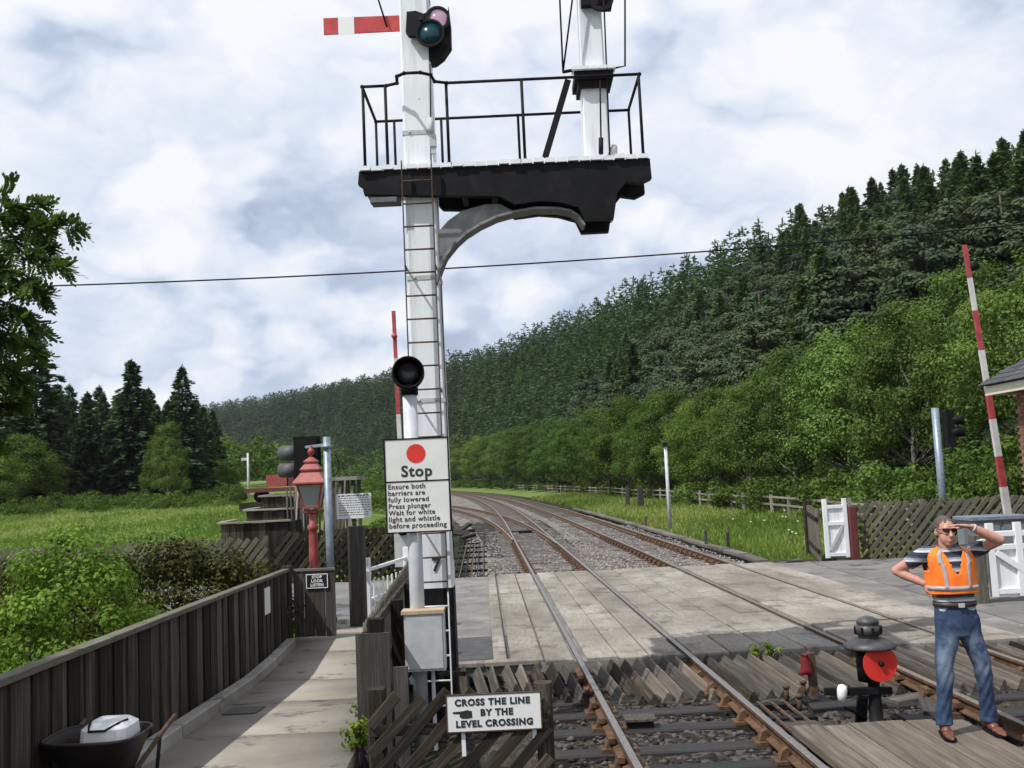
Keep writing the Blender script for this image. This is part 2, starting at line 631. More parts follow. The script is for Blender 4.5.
# ------------------------------------------------------------------ terrain
def q_curve(Y):
    return np.where(Y > 50, 0.0004 * (Y - 50) ** 2, 0.0)


def xc1(Y):
    """centre line of the near track"""
    Y = np.asarray(Y, dtype=float)
    return 1.90 - 0.0348 * Y - q_curve(Y)


def xc2(Y):
    """centre line of the far track"""
    Y = np.asarray(Y, dtype=float)
    return xc1(Y) + 3.58 - 0.5 * np.clip((Y - 30) / 60, 0, 1)


RIDGE_Y = [0, 40, 80, 119, 150, 220, 300, 418, 500, 690, 870, 1400]
RIDGE_H = [11, 14, 18.5, 23.5, 29, 37, 41.5, 46, 48, 56, 64, 80]


def sstep(a, b, x):
    t = np.clip((np.asarray(x, dtype=float) - a) / (b - a), 0, 1)
    return t * t * (3 - 2 * t)


def hz(x, y):
    x = np.asarray(x, dtype=float)
    y = np.asarray(y, dtype=float)
    yy = np.clip(y, 0, None)
    d = x - (xc1(yy) + 1.75)
    z = np.full(np.broadcast(x, y).shape, -0.36)
    bank = 0.055 * np.clip(d - 5.0, 0, 11) * sstep(26, 34, y)
    rid = np.interp(yy, RIDGE_Y, RIDGE_H)
    hill = rid * np.clip((d - 16) / 46, 0, None)
    hill = np.where(d > 62, rid + (d - 62) * 0.10, hill)
    z = z + bank + hill
    left = sstep(8, 16, -d)
    z = z + left * 1.95 * sstep(22, 120, y) + left * 0.012 * np.clip(y - 120, 0, 400)
    z = z + 0.10 * np.sin(x * 0.31 + 1.3) * np.sin(y * 0.23) * sstep(7, 14, np.abs(d))
    return z


def geo_axis(a, b, fine0, fine1, step, growth=1.09):
    pts = list(np.arange(fine0, fine1, step))
    s, p = step, fine1
    while p < b:
        pts.append(p)
        s *= growth
        p += s
    pts.append(b)
    s, p, lo = step, fine0, []
    while True:
        s *= growth
        p -= s
        if p <= a:
            break
        lo.append(p)
    return np.array([a] + lo[::-1] + pts)


gx = geo_axis(-900, 700, -14, 22, 0.5, 1.08)
gy = geo_axis(-40, 1500, -6, 60, 0.6, 1.05)
GX, GY = np.meshgrid(gx, gy)
GZ = hz(GX, GY)
GD = GX - (xc1(np.clip(GY, 0, None)) + 1.75)
V = np.stack([GX, GY, GZ], -1).reshape(-1, 3)
ny, nx = GX.shape
I = np.arange(ny * nx).reshape(ny, nx)
F = np.stack([I[:-1, :-1], I[:-1, 1:], I[1:, 1:], I[1:, :-1]], -1).reshape(-1, 4)
grassy = np.clip(sstep(4.6, 5.6, GD) * sstep(26.5, 28.5, GY) + sstep(5.6, 6.6, -GD), 0, 1) * (1 - sstep(15, 18, GD))

m, gg, b, o = new_mat('grass_and_earth')
tcn = gg.n('ShaderNodeTexCoord')
pv = tcn.outputs['Object']
n1 = gg.noise(pv, 0.09, 4)
n2 = gg.noise(pv, 1.3, 5)
n3 = gg.noise(pv, 14, 4)
grass = ramp(gg, n1, [(.1, .155, .036), (.135, .195, .05), (.18, .23, .072)])
grass = gg.mix(gg.smooth(n2, .45, .68), grass, (.11, .155, .036))
grass = gg.mix(gg.smooth(n3, .5, .75, 0, .5), grass, (.19, .21, .075))
earth = ramp(gg, n2, [(.014, .02, .01), (.024, .03, .015), (.04, .044, .024)])
at = gg.n('ShaderNodeAttribute', attribute_name='tint')
gm = gg.smooth(gg.math('ADD', at.outputs['Fac'], gg.math('MULTIPLY_ADD', n2, .8, -.4)), .35, .65)
gg.set(b.inputs['Base Color'], gg.mix(gm, earth, grass))
b.inputs['Roughness'].default_value = .95
b.inputs['Specular IOR Level'].default_value = .1
bp = gg.n('ShaderNodeBump', i_Height=gg.noise(pv, 9, 6, .7))
bp.inputs['Strength'].default_value = .8
bp.inputs['Distance'].default_value = .08
gg.t.links.new(bp.outputs[0], b.inputs['Normal'])
tag(link('ground', np_mesh('ground', V, F, m, grassy.ravel(), True)), kind='structure')

# ------------------------------------------------------------------ ballast bed under both tracks
m, gg, b, o = new_mat('ballast')
tcn = gg.n('ShaderNodeTexCoord')
pv = tcn.outputs['Object']
vor = gg.n('ShaderNodeTexVoronoi', i_Vector=pv, i_Scale=17.0)
vor.inputs['Randomness'].default_value = 1.0
big_ = gg.noise(pv, .7, 5, .6)
spx = gg.n('ShaderNodeSeparateXYZ', i_0=pv)
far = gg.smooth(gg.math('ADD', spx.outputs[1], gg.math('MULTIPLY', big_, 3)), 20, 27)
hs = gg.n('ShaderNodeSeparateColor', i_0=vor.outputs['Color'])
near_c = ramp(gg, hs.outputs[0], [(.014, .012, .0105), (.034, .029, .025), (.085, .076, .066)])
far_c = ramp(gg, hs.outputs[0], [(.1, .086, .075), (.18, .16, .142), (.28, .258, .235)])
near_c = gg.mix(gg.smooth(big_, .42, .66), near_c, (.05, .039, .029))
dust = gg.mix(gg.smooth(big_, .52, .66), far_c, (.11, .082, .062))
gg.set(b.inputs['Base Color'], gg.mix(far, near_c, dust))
b.inputs['Roughness'].default_value = .92
b.inputs['Specular IOR Level'].default_value = .2
bp = gg.n('ShaderNodeBump', i_Height=vor.outputs['Distance'])
bp.invert = True
bp.inputs['Strength'].default_value = 1.0
bp.inputs['Distance'].default_value = .04
gg.t.links.new(bp.outputs[0], b.inputs['Normal'])
M_ballast = m


def bed(name, Y0, Y1, dy0, growth, xl, xr, nxs, zbase, amp, seed):
    rng = np.random.default_rng(seed)
    ys = [Y0]
    s = dy0
    while ys[-1] < Y1:
        ys.append(ys[-1] + s)
        s *= growth
    ys = np.array(ys)
    u = np.linspace(0, 1, nxs)
    YY, UU = np.meshgrid(ys, u, indexing='ij')
    XX = xl(YY) * (1 - UU) + xr(YY) * UU
    edge = np.minimum(UU, 1 - UU)
    ZZ = zbase - .16 * (1 - sstep(0, .09, edge)) + rng.normal(0, amp, XX.shape)
    for k in range(5):
        fx, fy, ph = rng.uniform(.8, 3), rng.uniform(.8, 3), rng.uniform(0, 6)
        ZZ += amp * .8 * np.sin(fx * XX + fy * YY + ph)
    V = np.stack([XX, YY, ZZ], -1).reshape(-1, 3)
    a, c = XX.shape
    I = np.arange(a * c).reshape(a, c)
    F = np.stack([I[:-1, :-1], I[:-1, 1:], I[1:, 1:], I[1:, :-1]], -1).reshape(-1, 4)
    return tag(link(name, np_mesh(name, V, F, M_ballast)), kind='structure')


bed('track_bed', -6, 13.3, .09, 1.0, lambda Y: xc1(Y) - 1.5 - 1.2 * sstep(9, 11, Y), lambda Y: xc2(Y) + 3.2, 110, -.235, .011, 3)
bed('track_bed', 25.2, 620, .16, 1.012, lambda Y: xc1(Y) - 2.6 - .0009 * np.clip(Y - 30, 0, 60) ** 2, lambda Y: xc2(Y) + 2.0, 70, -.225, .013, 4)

# loose stones lying on the bed, too many to count
rng = np.random.default_rng(11)


def stones(name, n, xf, yf, smin, smax, m, z0):
    ico = np.array([(0, 0, 1), (.9, 0, .35), (.28, .85, .35), (-.73, .52, .35), (-.73, -.52, .35), (.28, -.85, .35), (.4, .6, -.5), (-.7, .1, -.5), (.3, -.65, -.5)])
    fc = np.array([(0, 1, 2), (0, 2, 3), (0, 3, 4), (0, 4, 5), (0, 5, 1), (1, 6, 2), (2, 6, 3), (3, 6, 7), (3, 7, 4), (4, 7, 8), (4, 8, 5), (5, 8, 1), (1, 8, 6)])
    Y = yf(n)
    X = xf(Y, n)
    sz = rng.uniform(smin, smax, n)
    a = rng.uniform(0, 6.28, n)
    ca, sa = np.cos(a), np.sin(a)
    P = ico[None] * (1 + rng.normal(0, .18, (n, 9, 3))) * np.stack([sz, sz * rng.uniform(.6, 1, n), sz * rng.uniform(.4, .8, n)], -1)[:, None]
    Q = np.stack([P[..., 0] * ca[:, None] - P[..., 1] * sa[:, None] + X[:, None], P[..., 0] * sa[:, None] + P[..., 1] * ca[:, None] + Y[:, None],
                  P[..., 2] + (z0(X, Y) if callable(z0) else z0)[:, None] if callable(z0) else P[..., 2] + z0], -1)
    Fa = (fc[None] + (np.arange(n) * 9)[:, None, None]).reshape(-1, 3)
    return np_mesh(name, Q.reshape(-1, 3), Fa, m, np.repeat(rng.uniform(0, 1, n), 9))


def stone_mat(name, c):
    m, gg, b, o = new_mat(name)
    at = gg.n('ShaderNodeAttribute', attribute_name='tint')
    gg.set(b.inputs['Base Color'], ramp(gg, at.outputs['Fac'], c))
    b.inputs['Roughness'].default_value = .9
    return m


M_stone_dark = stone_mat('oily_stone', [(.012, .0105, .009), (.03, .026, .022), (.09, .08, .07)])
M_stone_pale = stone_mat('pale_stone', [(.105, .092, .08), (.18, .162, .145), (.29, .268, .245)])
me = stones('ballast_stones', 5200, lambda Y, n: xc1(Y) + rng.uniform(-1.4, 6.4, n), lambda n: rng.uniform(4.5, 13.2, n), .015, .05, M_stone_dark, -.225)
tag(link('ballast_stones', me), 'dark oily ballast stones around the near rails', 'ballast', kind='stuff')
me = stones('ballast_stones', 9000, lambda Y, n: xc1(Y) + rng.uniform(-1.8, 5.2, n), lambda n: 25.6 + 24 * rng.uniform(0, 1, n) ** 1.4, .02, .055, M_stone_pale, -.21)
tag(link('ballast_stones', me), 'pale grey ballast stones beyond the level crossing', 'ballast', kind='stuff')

# ------------------------------------------------------------------ railway tracks
PROF = [(-.07, -.15), (.07, -.15), (.07, -.137), (.012, -.118), (.012, -.045), (.035, -.036), (.035, -.006), (.026, 0), (-.026, 0), (-.035, -.006),
        (-.035, -.036), (-.012, -.045), (-.012, -.118), (-.07, -.137)]


def rail(name, fx, Y0, Y1, parent, top=M_railtop, dz=0.0):
    ys = [Y0]
    while ys[-1] < Y1:
        ys.append(min(Y1, ys[-1] + (1.0 if ys[-1] < 60 else 3.0)))
    mb = MB()
    n = len(PROF)
    pts = [(float(fx(y)), y) for y in ys]
    vs = []
    for i, (x, y) in enumerate(pts):
        a = pts[max(i - 1, 0)]
        c = pts[min(i + 1, len(pts) - 1)]
        d = Vector((c[0] - a[0], c[1] - a[1], 0)).normalized()
        nn = Vector((d.y, -d.x, 0))
        vs += [Vector((x, y, dz)) + nn * u + Vector((0, 0, w)) for u, w in PROF]
    for i in range(len(pts) - 1):
        for k in range(n):
            mb.mat_i = 1 if k in (6, 7, 8) else 0
            kk = (k + 1) % n
            mb.f.append([i * n + k, i * n + kk, (i + 1) * n + kk, (i + 1) * n + k])
            mb.mi.append(mb.mat_i)
            mb.sm.append(False)
    mb.v = [tuple(v) for v in vs]
    mb.f += [list(range(n)), [(len(pts) - 1) * n + k for k in range(n)][::-1]]
    mb.mi += [0, 0]
    mb.sm += [False, False]
    return mb.build(name, [M_railside, top], parent)


def chair_mesh():
    mb = MB()
    mb.box((0, 0, -.175), (.34, .19, .03))
    for s in (-1, 1):
        mb.prism([(s * .035, -.16), (s * .13, -.16), (s * .10, -.075), (s * .05, -.05)], (0, 0, 0), (1, 0, 0), (0, 0, 1), (0, 1, 0), .1)
    mb.box((-.075, 0, -.085), (.06, .2, .05))
    return mb.mesh('chair', M_chair)


CHAIR = chair_mesh()
SL_MESH = {}


def sleeper(x, y, rot, parent, m, length=2.6, w=.25):
    key = (m.name, length, w)
    if key not in SL_MESH:
        SL_MESH[key] = MB().bar((0, 0, -length / 2), (0, 0, length / 2), .13, w, ch=.12).mesh('sleeper', m)
    M_ = Matrix.Translation((x, y, -.255)) @ Matrix.Rotation(rot, 4, 'Z') @ Matrix.Rotation(math.pi / 2, 4, 'Y')
    return link('sleeper', SL_MESH[key], parent, M_)


rnd = random.Random(5)


def track(name, label, fc, Y0, Y1, top, sl_end=62, chairs_far=40):
    t = thing(name, label, 'railway track', (float(fc(12)), 12, -.2))
    for s in (-1, 1):
        rail('rail', lambda y, s=s: fc(y) + s * .7175, Y0, Y1, t, top)
    y = Y0 + .3
    far_mb = MB()
    while y < 260:
        x = float(fc(y))
        sl = float(fc(y + .5) - fc(y - .5))
        rot = -math.atan(sl)
        if y < 13.0 or y > 25.7:
            near = y < 13
            yy = y + rnd.uniform(-.04, .04)
            if y < sl_end:
                sleeper(x + rnd.uniform(-.04, .04), yy, rot + rnd.uniform(-.015, .015), t, M_sleeper if near else M_sleeper_pale)
                for s in (-1, 1):
                    if y < chairs_far:
                        link('chair', CHAIR, t, Matrix.Translation((x + s * .7175, yy, 0)) @ Matrix.Rotation(rot, 4, 'Z') @
                             (Matrix.Identity(4) if s < 0 else Matrix.Rotation(math.pi, 4, 'Z')))
            else:
                far_mb.box((x, y, -.255), (2.6, .25, .13), Matrix.Rotation(rot, 3, 'Z'))
                for s in (-1, 1):
                    far_mb.box((x + s * .7175, y, -.16), (.3, .14, .06), Matrix.Rotation(rot, 3, 'Z'))
        y += .70
    tag(far_mb.build('far_sleepers', M_sleeper_pale, t), kind='stuff')
    return t


t1 = track('railway_track', 'main railway track with shiny rails running through the level crossing', xc1, -6, 420, M_railtop)
t2 = track('railway_track', 'second railway track with dull brown rails, behind the man', xc2, -6, 420, M_railtop_dull)


# the diverging turnout to the left beyond the crossing
def xdv(Y):
    Y = np.asarray(Y, dtype=float)
    return xc1(Y) - .00115 * np.clip(Y - 31, 0, None) ** 2


t3 = thing('turnout_track', 'curved siding track branching left beyond the level crossing', 'railway track', (float(xdv(60)), 60, -.2))
for s in (-1, 1):
    rail('rail', lambda y, s=s: xdv(y) + s * .7175, 39.0 if s < 0 else 36.0, 110, t3, M_railtop_dull, -.003)
for y in np.arange(60, 110, .7):
    x = float(xdv(y))
    sleeper(x - .35, y, math.atan(.0023 * (y - 31) + .0348), t3, M_sleeper_pale, 2.2)
# check rails and point timbers where the routes part
for y in np.arange(33.5, 59.5, .7):
    x = float(xdv(y)) * .5 + float(xc1(y)) * .5
    sleeper(x - .2, y + .34, .04, t3, M_sleeper, 3.0 + .05 * (y - 33), .22)
mb = MB()
mb.bar((float(xc1(47)) - 1.2, 47, -.13), (float(xc1(47)) + 1.1, 47.1, -.13), .05, .05)
mb.box((float(xc1(46.6)), 46.6, -.13), (.6, .5, .1))
mb.build('stretcher_bar', M_black, t3)


# ------------------------------------------------------------------ level crossing
CY0, CY1 = 13.4, 25.3
mb = MB()
mb.box((2.4, (CY0 + CY1) / 2, -.145), (9.6, CY1 - CY0 - .02, .2))
m_as = mat('patched_asphalt', [(.1, .094, .086), (.165, .155, .144), (.24, .228, .212)], 1.4, .92, .5, 60,
           spots=((.235, .225, .21), 2.6, .58))
lc = mb.build('level_crossing', m_as)
lc.location = (0, 0, 0)
tag(lc, kind='structure')
PAN = {}


def panel(x0, x1, y0, y1, sk, z=-.002):
    w, l = x1 - x0, y1 - y0
    key = (round(w, 2), round(l, 2))
    if key not in PAN:
        c, h = .012, .06
        pts = []
        vs = [(-w / 2, -l / 2, -h), (w / 2, -l / 2, -h), (w / 2, l / 2, -h), (-w / 2, l / 2, -h),
              (-w / 2, -l / 2, -c), (w / 2, -l / 2, -c), (w / 2, l / 2, -c), (-w / 2, l / 2, -c),
              (-w / 2 + c, -l / 2 + c, 0), (w / 2 - c, -l / 2 + c, 0), (w / 2 - c, l / 2 - c, 0), (-w / 2 + c, l / 2 - c, 0)]
        fs = [(8, 9, 10, 11)]
        for a in (0, 4):
            for i in range(4):
                j = (i + 1) % 4
                fs.append((a + i, a + j, a + 4 + j, a + 4 + i))
        PAN[key] = MB().add(vs, fs).mesh('panel', M_panel)
    M_ = Matrix.Translation(((x0 + x1) / 2, (y0 + y1) / 2, z + rnd.uniform(-.006, .004))) @ Matrix.Rotation(.0348 + rnd.uniform(-.004, .004), 4, 'Z')
    M_ = M_ @ Matrix.Rotation(rnd.uniform(-.006, .006), 4, 'X') @ Matrix.Rotation(rnd.uniform(-.008, .008), 4, 'Y')
    return link('panel', PAN[key], lc, M_)


def panel_cols(offsets, y_off, base_shift, rows=5, fc=xc1):
    L = (CY1 - CY0) / rows
    for k, (a, c) in enumerate(offsets):
        for r_ in range(rows):
            y0 = CY0 + r_ * L + (1.1 * ((k % 2)) if r_ else 0)
            y1 = CY0 + (r_ + 1) * L + (1.1 * (k % 2) if r_ < rows - 1 else 0)
            xm = float(fc((y0 + y1) / 2))
            panel(xm + a + .008, xm + c - .008, y0 + .012, y1 - .012, 0)


panel_cols([(-1.62, -1.17), (-1.16, -.775)], 0, 0)
panel_cols([(-.62, -.2), (-.2, .22), (.22, .64)], 0, 0)
panel_cols([(.775, 1.27), (1.27, 1.78), (1.78, 2.27), (2.27, 2.72)], 0, 0)
panel_cols([(-.62, -.2), (-.2, .22), (.22, .64)], 0, 0, fc=xc2)
panel_cols([(.775, 1.2), (1.2, 1.62)], 0, 0, fc=xc2)
# pale concrete edging along the left side and the front
for i in range(6):
    y0 = CY0 + .16 + i * 1.95
    x = float(xc1(y0 + 1)) - 1.76
    p = panel(x - .08, x + .1, y0, y0 + 1.9, 0, .006)
    p.name = 'edging_stone'
for i in range(2):
    p = panel(-1.25 + i * .73, -.55 + i * .73, CY0 - .03, CY0 + .14, 0, .008)
    p.name = 'edging_stone'
# dark asphalt repair
vs = [(-1.0, 14.0), (-.95, 15.5), (-.6, 15.75), (.1, 15.8), (.42, 15.6), (.5, 14.0), (.1, 13.85), (-.6, 13.8)]
mb = MB().prism([(a - .35, c) for a, c in vs], (0, 0, -.041), (1, 0, 0), (0, 1, 0), (0, 0, 1), .008)
mb.build('asphalt_patch', mat('dark_asphalt', [(.04, .04, .042), (.065, .064, .066), (.095, .093, .092)], 5, .9, .4, 60), lc)

# road running off to both sides of the crossing
m_road = mat('gravelly_road', [(.1, .096, .092), (.155, .15, .143), (.22, .212, .2)], .9, .93, .6, 55,
             spots=((.06, .057, .053), 1.1, .56))


def sheet(name, poly, z, m, thick=.3):
    mb = MB().prism(poly, (0, 0, z - thick / 2), (1, 0, 0), (0, 1, 0), (0, 0, 1), thick)
    return tag(mb.build(name, m), kind='structure')


sheet('road', [(7.205, 14.2), (14, 15.2), (40, 20), (40, 30), (14, 25.0), (7.205, 25.2)], -.035, m_road)
sheet('road', [(-2.41, 17.4), (-2.41, 25.2), (-9, 26.5), (-20, 30), (-20, 24), (-9, 21), (-3.2, 18.6)], -.05, m_road)

# ------------------------------------------------------------------ ramp path down from the platform
def pz(Y):
    return max(.012, .82 * (1 - max(Y, -1) / 13.0))


XL = lambda Y: -2.62 - .066 * Y          # left fence line
XR = lambda Y: -.86 - .059 * Y           # right fence line
m_path = mat('path_concrete', [(.19, .165, .135), (.29, .258, .214), (.38, .345, .295)], .8, .92, .3, 34,
             spots=((.13, .118, .105), 1.5, .57), detail=9)
def ramp_piece(Y0, Y1, inset, drop, deep):
    mb = MB()
    n = max(2, int((Y1 - Y0) / .45) + 1)
    ys = [Y0 + (Y1 - Y0) * k / (n - 1) for k in range(n)]
    for y in ys:
        for u in (0, 1):
            x = (XL(y) + .02 + inset) * (1 - u) + (XR(y) - .03 - inset) * u
            mb.v += [(x, y, pz(y) - drop), (x, y, pz(y) - deep)]
    for i in range(n - 1):
        a, c = 4 * i, 4 * i + 4
        mb.f += [[a, a + 2, c + 2, c], [a, c, c + 1, a + 1], [a + 2, a + 3, c + 3, c + 2]]
        mb.mi += [0] * 3
        mb.sm += [True, False, False]
    k = 4 * (n - 1)
    mb.f += [[k, k + 2, k + 3, k + 1], [0, 1, 3, 2]]
    mb.mi += [0, 0]
    mb.sm += [False, False]
    return mb


M_grit = mat('gritty_joint', [(.05, .045, .036), (.1, .09, .075)], 9, .95, .4)
path = tag(ramp_piece(-3, 17.5, .004, .014, .5).build('path', M_grit), kind='structure')
yb = -3.0
while yb < 17.4:
    y1 = min(yb + rnd.choice((1.7, 1.9, 2.2)), 17.5)
    ramp_piece(yb + .006, y1 - .006, .0, rnd.uniform(-.003, .003), .1).build('slab', m_path, path)
    yb = y1
# drain cover let into the path
dcp = at_z(244, 711, .25)
for _ in range(12):
    dcp = at_z(244, 711, pz(dcp.y) + .004)
dcv = thing('drain_cover', 'dark rectangular drain cover set into the sloping path', 'drain cover', dcp)
sl_ = -.82 / 13.0
MB().box(dcp + Vector((0, 0, .006)), (.34, .42, .012), Matrix.Rotation(math.atan(sl_), 3, 'X')).build('cover', mat('cast_iron', [(.06, .056, .052), (.1, .094, .086)], 12, .8, .4), dcv)
# low plinth stones under the board fence
pth = thing('path_plinth', 'low dark concrete plinth under the board fence beside the path', 'kerb', (XL(9), 9, pz(9)))
for i in range(9):
    y0 = 1.0 + i * 1.6
    y1 = y0 + 1.58
    plank('plinth_stone', (XL(y0) + .12, y0, pz(y0) + .05), (XL(y1) + .12, y1, pz(y1) + .05), .14, .14, M_concrete, pth, xhint=(1, 0, 0))

# platform surface the photographer stands on, right of the path
mb = MB()
mb.prism([(-4, -.5), (-4, .82), (2.6, .82), (2.6, -.5)], (0, 0, 0), (0, 1, 0), (0, 0, 1), (1, 0, 0), 1.0)
mb.v = [(v[0] - .33 + (.0 if v[0] < 0 else -.18), v[1], v[2]) for v in mb.v]
tag(mb.build('platform', m_path), kind='structure')
# ------------------------------------------------------------------ vegetation
def cards(C, D, N, L, Wd, rng, tip=.45, bend=.0):
    """leaf cards: centres C, long direction D, normals N, lengths, widths -> V, F (each a 4-gon, slightly kite shaped)"""
    D = D / np.linalg.norm(D, axis=1, keepdims=True)
    S = np.cross(D, N)
    S /= np.linalg.norm(S, axis=1, keepdims=True) + 1e-9
    a = C - D * L[:, None] * .5
    c = C + D * L[:, None] * .5
    mid = C + D * (L * (tip - .5))[:, None]
    b = mid + S * Wd[:, None] * .5
    d = mid - S * Wd[:, None] * .5
    n = len(C)
    V = np.stack([a, b, c, d], 1).reshape(-1, 3)
    F = np.arange(4 * n).reshape(n, 4)
    return V, F


def rand_dirs(n, rng):
    v = rng.normal(size=(n, 3))
    return v / np.linalg.norm(v, axis=1, keepdims=True)


def crown_mesh(name, parts, m, rng):
    V, F, T, off = [], [], [], 0
    for v, f, t in parts:
        V.append(v)
        F.append(f + off)
        T.append(t)
        off += len(v)
    return np_mesh(name, np.concatenate(V), np.concatenate(F), m, np.concatenate(T))


def conifer(seed, h, rb, n_whorl, per, cpb, m=None, droop=.28, low=.06, size=1.0, pw=.75):
    rng = np.random.default_rng(seed)
    C, D, N, Ls, Ws, T = [], [], [], [], [], []
    sc = h / 15.0
    for i in range(n_whorl):
        t = low + (1 - low) * (i + rng.uniform(0, .6)) / n_whorl
        z = h * min(t, .985)
        r = rb * (1 - t) ** pw * rng.uniform(.75, 1.12) + .12 * sc
        nb = max(4, int(per * (1 - .45 * t)))
        a0 = rng.uniform(0, 6.28)
        for k in range(nb):
            a = a0 + 6.283 * k / nb + rng.normal(0, .18)
            z = h * min(.985, t + rng.uniform(-.6, .6) / n_whorl)
            rr = r * rng.uniform(.55, 1.15)
            d = np.array([math.cos(a), math.sin(a), 0])
            nc = max(3, int(cpb * (.35 + rr / rb)))
            u = np.sqrt(rng.uniform(.06, 1, nc))
            up = .35 * (t - .3)
            zz = z + rr * (up * u - droop * u * u) + rng.normal(0, .13 * sc, nc)
            side = np.array([-d[1], d[0], 0])
            lat = rng.normal(0, 1, nc) * .16 * rr * (1.15 - u) + rng.normal(0, .05 * sc, nc)
            p = d[None] * (u * rr)[:, None] + side[None] * lat[:, None]
            p[:, 2] = zz
            C.append(p)
            dd = d[None] * 1.0 + side[None] * (np.sign(lat) * rng.uniform(.2, .9, nc))[:, None] + rng.normal(0, .2, (nc, 3))
            dd[:, 2] += -.35 + .5 * t
            D.append(dd)
            nn = np.array([0, 0, .8])[None] + d[None] * .9 + rng.normal(0, .22, (nc, 3))
            N.append(nn)
            s = size * (.55 + .45 * rr / rb)
            Ls.append(rng.uniform(.5, .9, nc) * s)
            Ws.append(rng.uniform(.25, .45, nc) * s)
            T.append(np.clip(rng.normal(.42, .2, nc) + .25 * (u - .6), 0, 1))
    # leader
    nl = 8
    C.append(np.stack([np.zeros(nl), np.zeros(nl), np.linspace(h * .93, h * 1.01, nl)], -1))
    D.append(rng.normal(0, .35, (nl, 3)) + np.array([0, 0, 1.0]))
    N.append(rand_dirs(nl, rng))
    Ls.append(np.full(nl, .6 * size))
    Ws.append(np.full(nl, .16 * size))
    T.append(np.full(nl, .6))
    C, D, N = np.concatenate(C), np.concatenate(D), np.concatenate(N)
    V, F = cards(C, D, N, np.concatenate(Ls), np.concatenate(Ws), rng)
    return V, F, np.repeat(np.concatenate(T), 4)


def broadleaf(seed, h, rx, base, n_clump, per, leaf, ry=None, clump_r=.75, up=.35, shape=1.0, flat=.8):
    """crown as clumps of leaf-sized faces spread through an uneven ellipsoid; returns V, F, tint and clump centres"""
    rng = np.random.default_rng(seed)
    ry = ry or rx
    u = rand_dirs(n_clump, rng)
    u[:, 2] = np.abs(u[:, 2]) * 1.25 - .55
    u /= np.linalg.norm(u, axis=1, keepdims=True)
    rad = rng.uniform(.35, 1, n_clump) ** .45
    ph = rng.uniform(0, 6.28, 4)
    az = np.arctan2(u[:, 1], u[:, 0])
    lump = 1 + .16 * np.sin(2 * az + ph[0]) + .12 * np.sin(3 * az + ph[1] + 2 * u[:, 2])
    hc = (h - base) / 2
    C0 = np.stack([u[:, 0] * rad * rx * lump, u[:, 1] * rad * ry * lump, base + hc + u[:, 2] * rad * hc], -1)
    tz = (C0[:, 2] - base) / (h - base)
    C0[:, :2] *= (1.0 - .45 * np.clip(tz - .45, 0, 1) * shape)[:, None]
    cr = clump_r * rng.uniform(.6, 1.25, n_clump)
    P, N, T = [], [], []
    for i in range(n_clump):
        k = int(per * rng.uniform(.7, 1.3))
        v = rand_dirs(k, rng)
        p = v * (rng.uniform(.1, 1, k) ** .4)[:, None] * cr[i]
        p[:, 2] *= flat
        P.append(C0[i] + p)
        nn = v * 1.0 + u[i] * .35 + rng.normal(0, .28, (k, 3))
        nn[:, 2] += up
        N.append(nn)
        T.append(np.clip(rng.normal(.3 + .4 * rng.uniform(), .17, k), 0, 1))
    P, N, T = np.concatenate(P), np.concatenate(N), np.concatenate(T)
    N /= np.linalg.norm(N, axis=1, keepdims=True)
    D = np.cross(N, rand_dirs(len(P), rng))
    L = rng.uniform(.7, 1.3, len(P)) * leaf
    V, F = cards(P, D, N, L, L * rng.uniform(.55, .8, len(P)), rng)
    return V, F, np.repeat(T, 4), C0


def trunk_mb(h, r0, lean=(0, 0), limbs=(), rng=None, crook=.12):
    mb = MB()
    pts, rs = [], []
    n = 7
    for i in range(n + 1):
        t = i / n
        pts.append((lean[0] * t + (rng.gauss(0, crook) * t if 0 < i else 0), lean[1] * t + (rng.gauss(0, crook) * t if 0 < i else 0), h * t - .15 * (i == 0)))
        rs.append(r0 * (1 - .85 * t) * (1.25 if i == 0 else 1))
    mb.tube(pts, rs, 7)
    for c in limbs:
        t = min(.85, max(.18, c[2] / h * .55))
        k = int(t * n)
        p = Vector(pts[k])
        q = Vector(c)
        mid = (p + q) / 2 + Vector((0, 0, -.08 * (q - p).length))
        r = r0 * (1 - .85 * t) * .5
        mb.tube([p, mid, q], [r, r * .6, r * .18], 5, caps=False)
    return mb


def tree_proto(name, V, F, T, m_leaf, tmb, m_bark):
    root = thing(name, 'proto', 'tree')
    link('crown', np_mesh('crown', V, F, m_leaf, T), root)
    tmb.build('trunk', m_bark, root)
    return root


rr_ = random.Random(21)
P_SPRUCE, P_PINE, P_BROAD, P_ALDER, P_EDGE = [], [], [], [], []
for k in range(4):
    h = 15 + k
    V, F, T = conifer(100 + k, h, 3.3 + .2 * k, 42, 13, 30, size=1.0)
    P_SPRUCE.append((tree_proto('spruce_tree', V, F, T, L_spruce, trunk_mb(h * .97, .2, rng=rr_, crook=.03), M_bark), h))
for k in range(3):
    h = 14 + k
    V, F, T, c0 = broadleaf(200 + k, h, 2.7, 3.0, 110, 120, .27, clump_r=.85, up=.5, shape=1.1, flat=.6)
    P_PINE.append((tree_proto('pine_tree', V, F, T, L_pine, trunk_mb(h * .93, .22, rng=rr_, limbs=c0[::6], crook=.1), M_bark), h))
for k in range(4):
    h = 9.2
    V, F, T, c0 = broadleaf(300 + k, h, 3.1, .1, 150, 190, .135, clump_r=.8, up=.35, shape=.9)
    P_BROAD.append((tree_proto('broadleaf_tree', V, F, T, L_birch, trunk_mb(h * .7, .14, (rr_.uniform(-.4, .4), 0), c0[::7], rr_), M_birch), h))
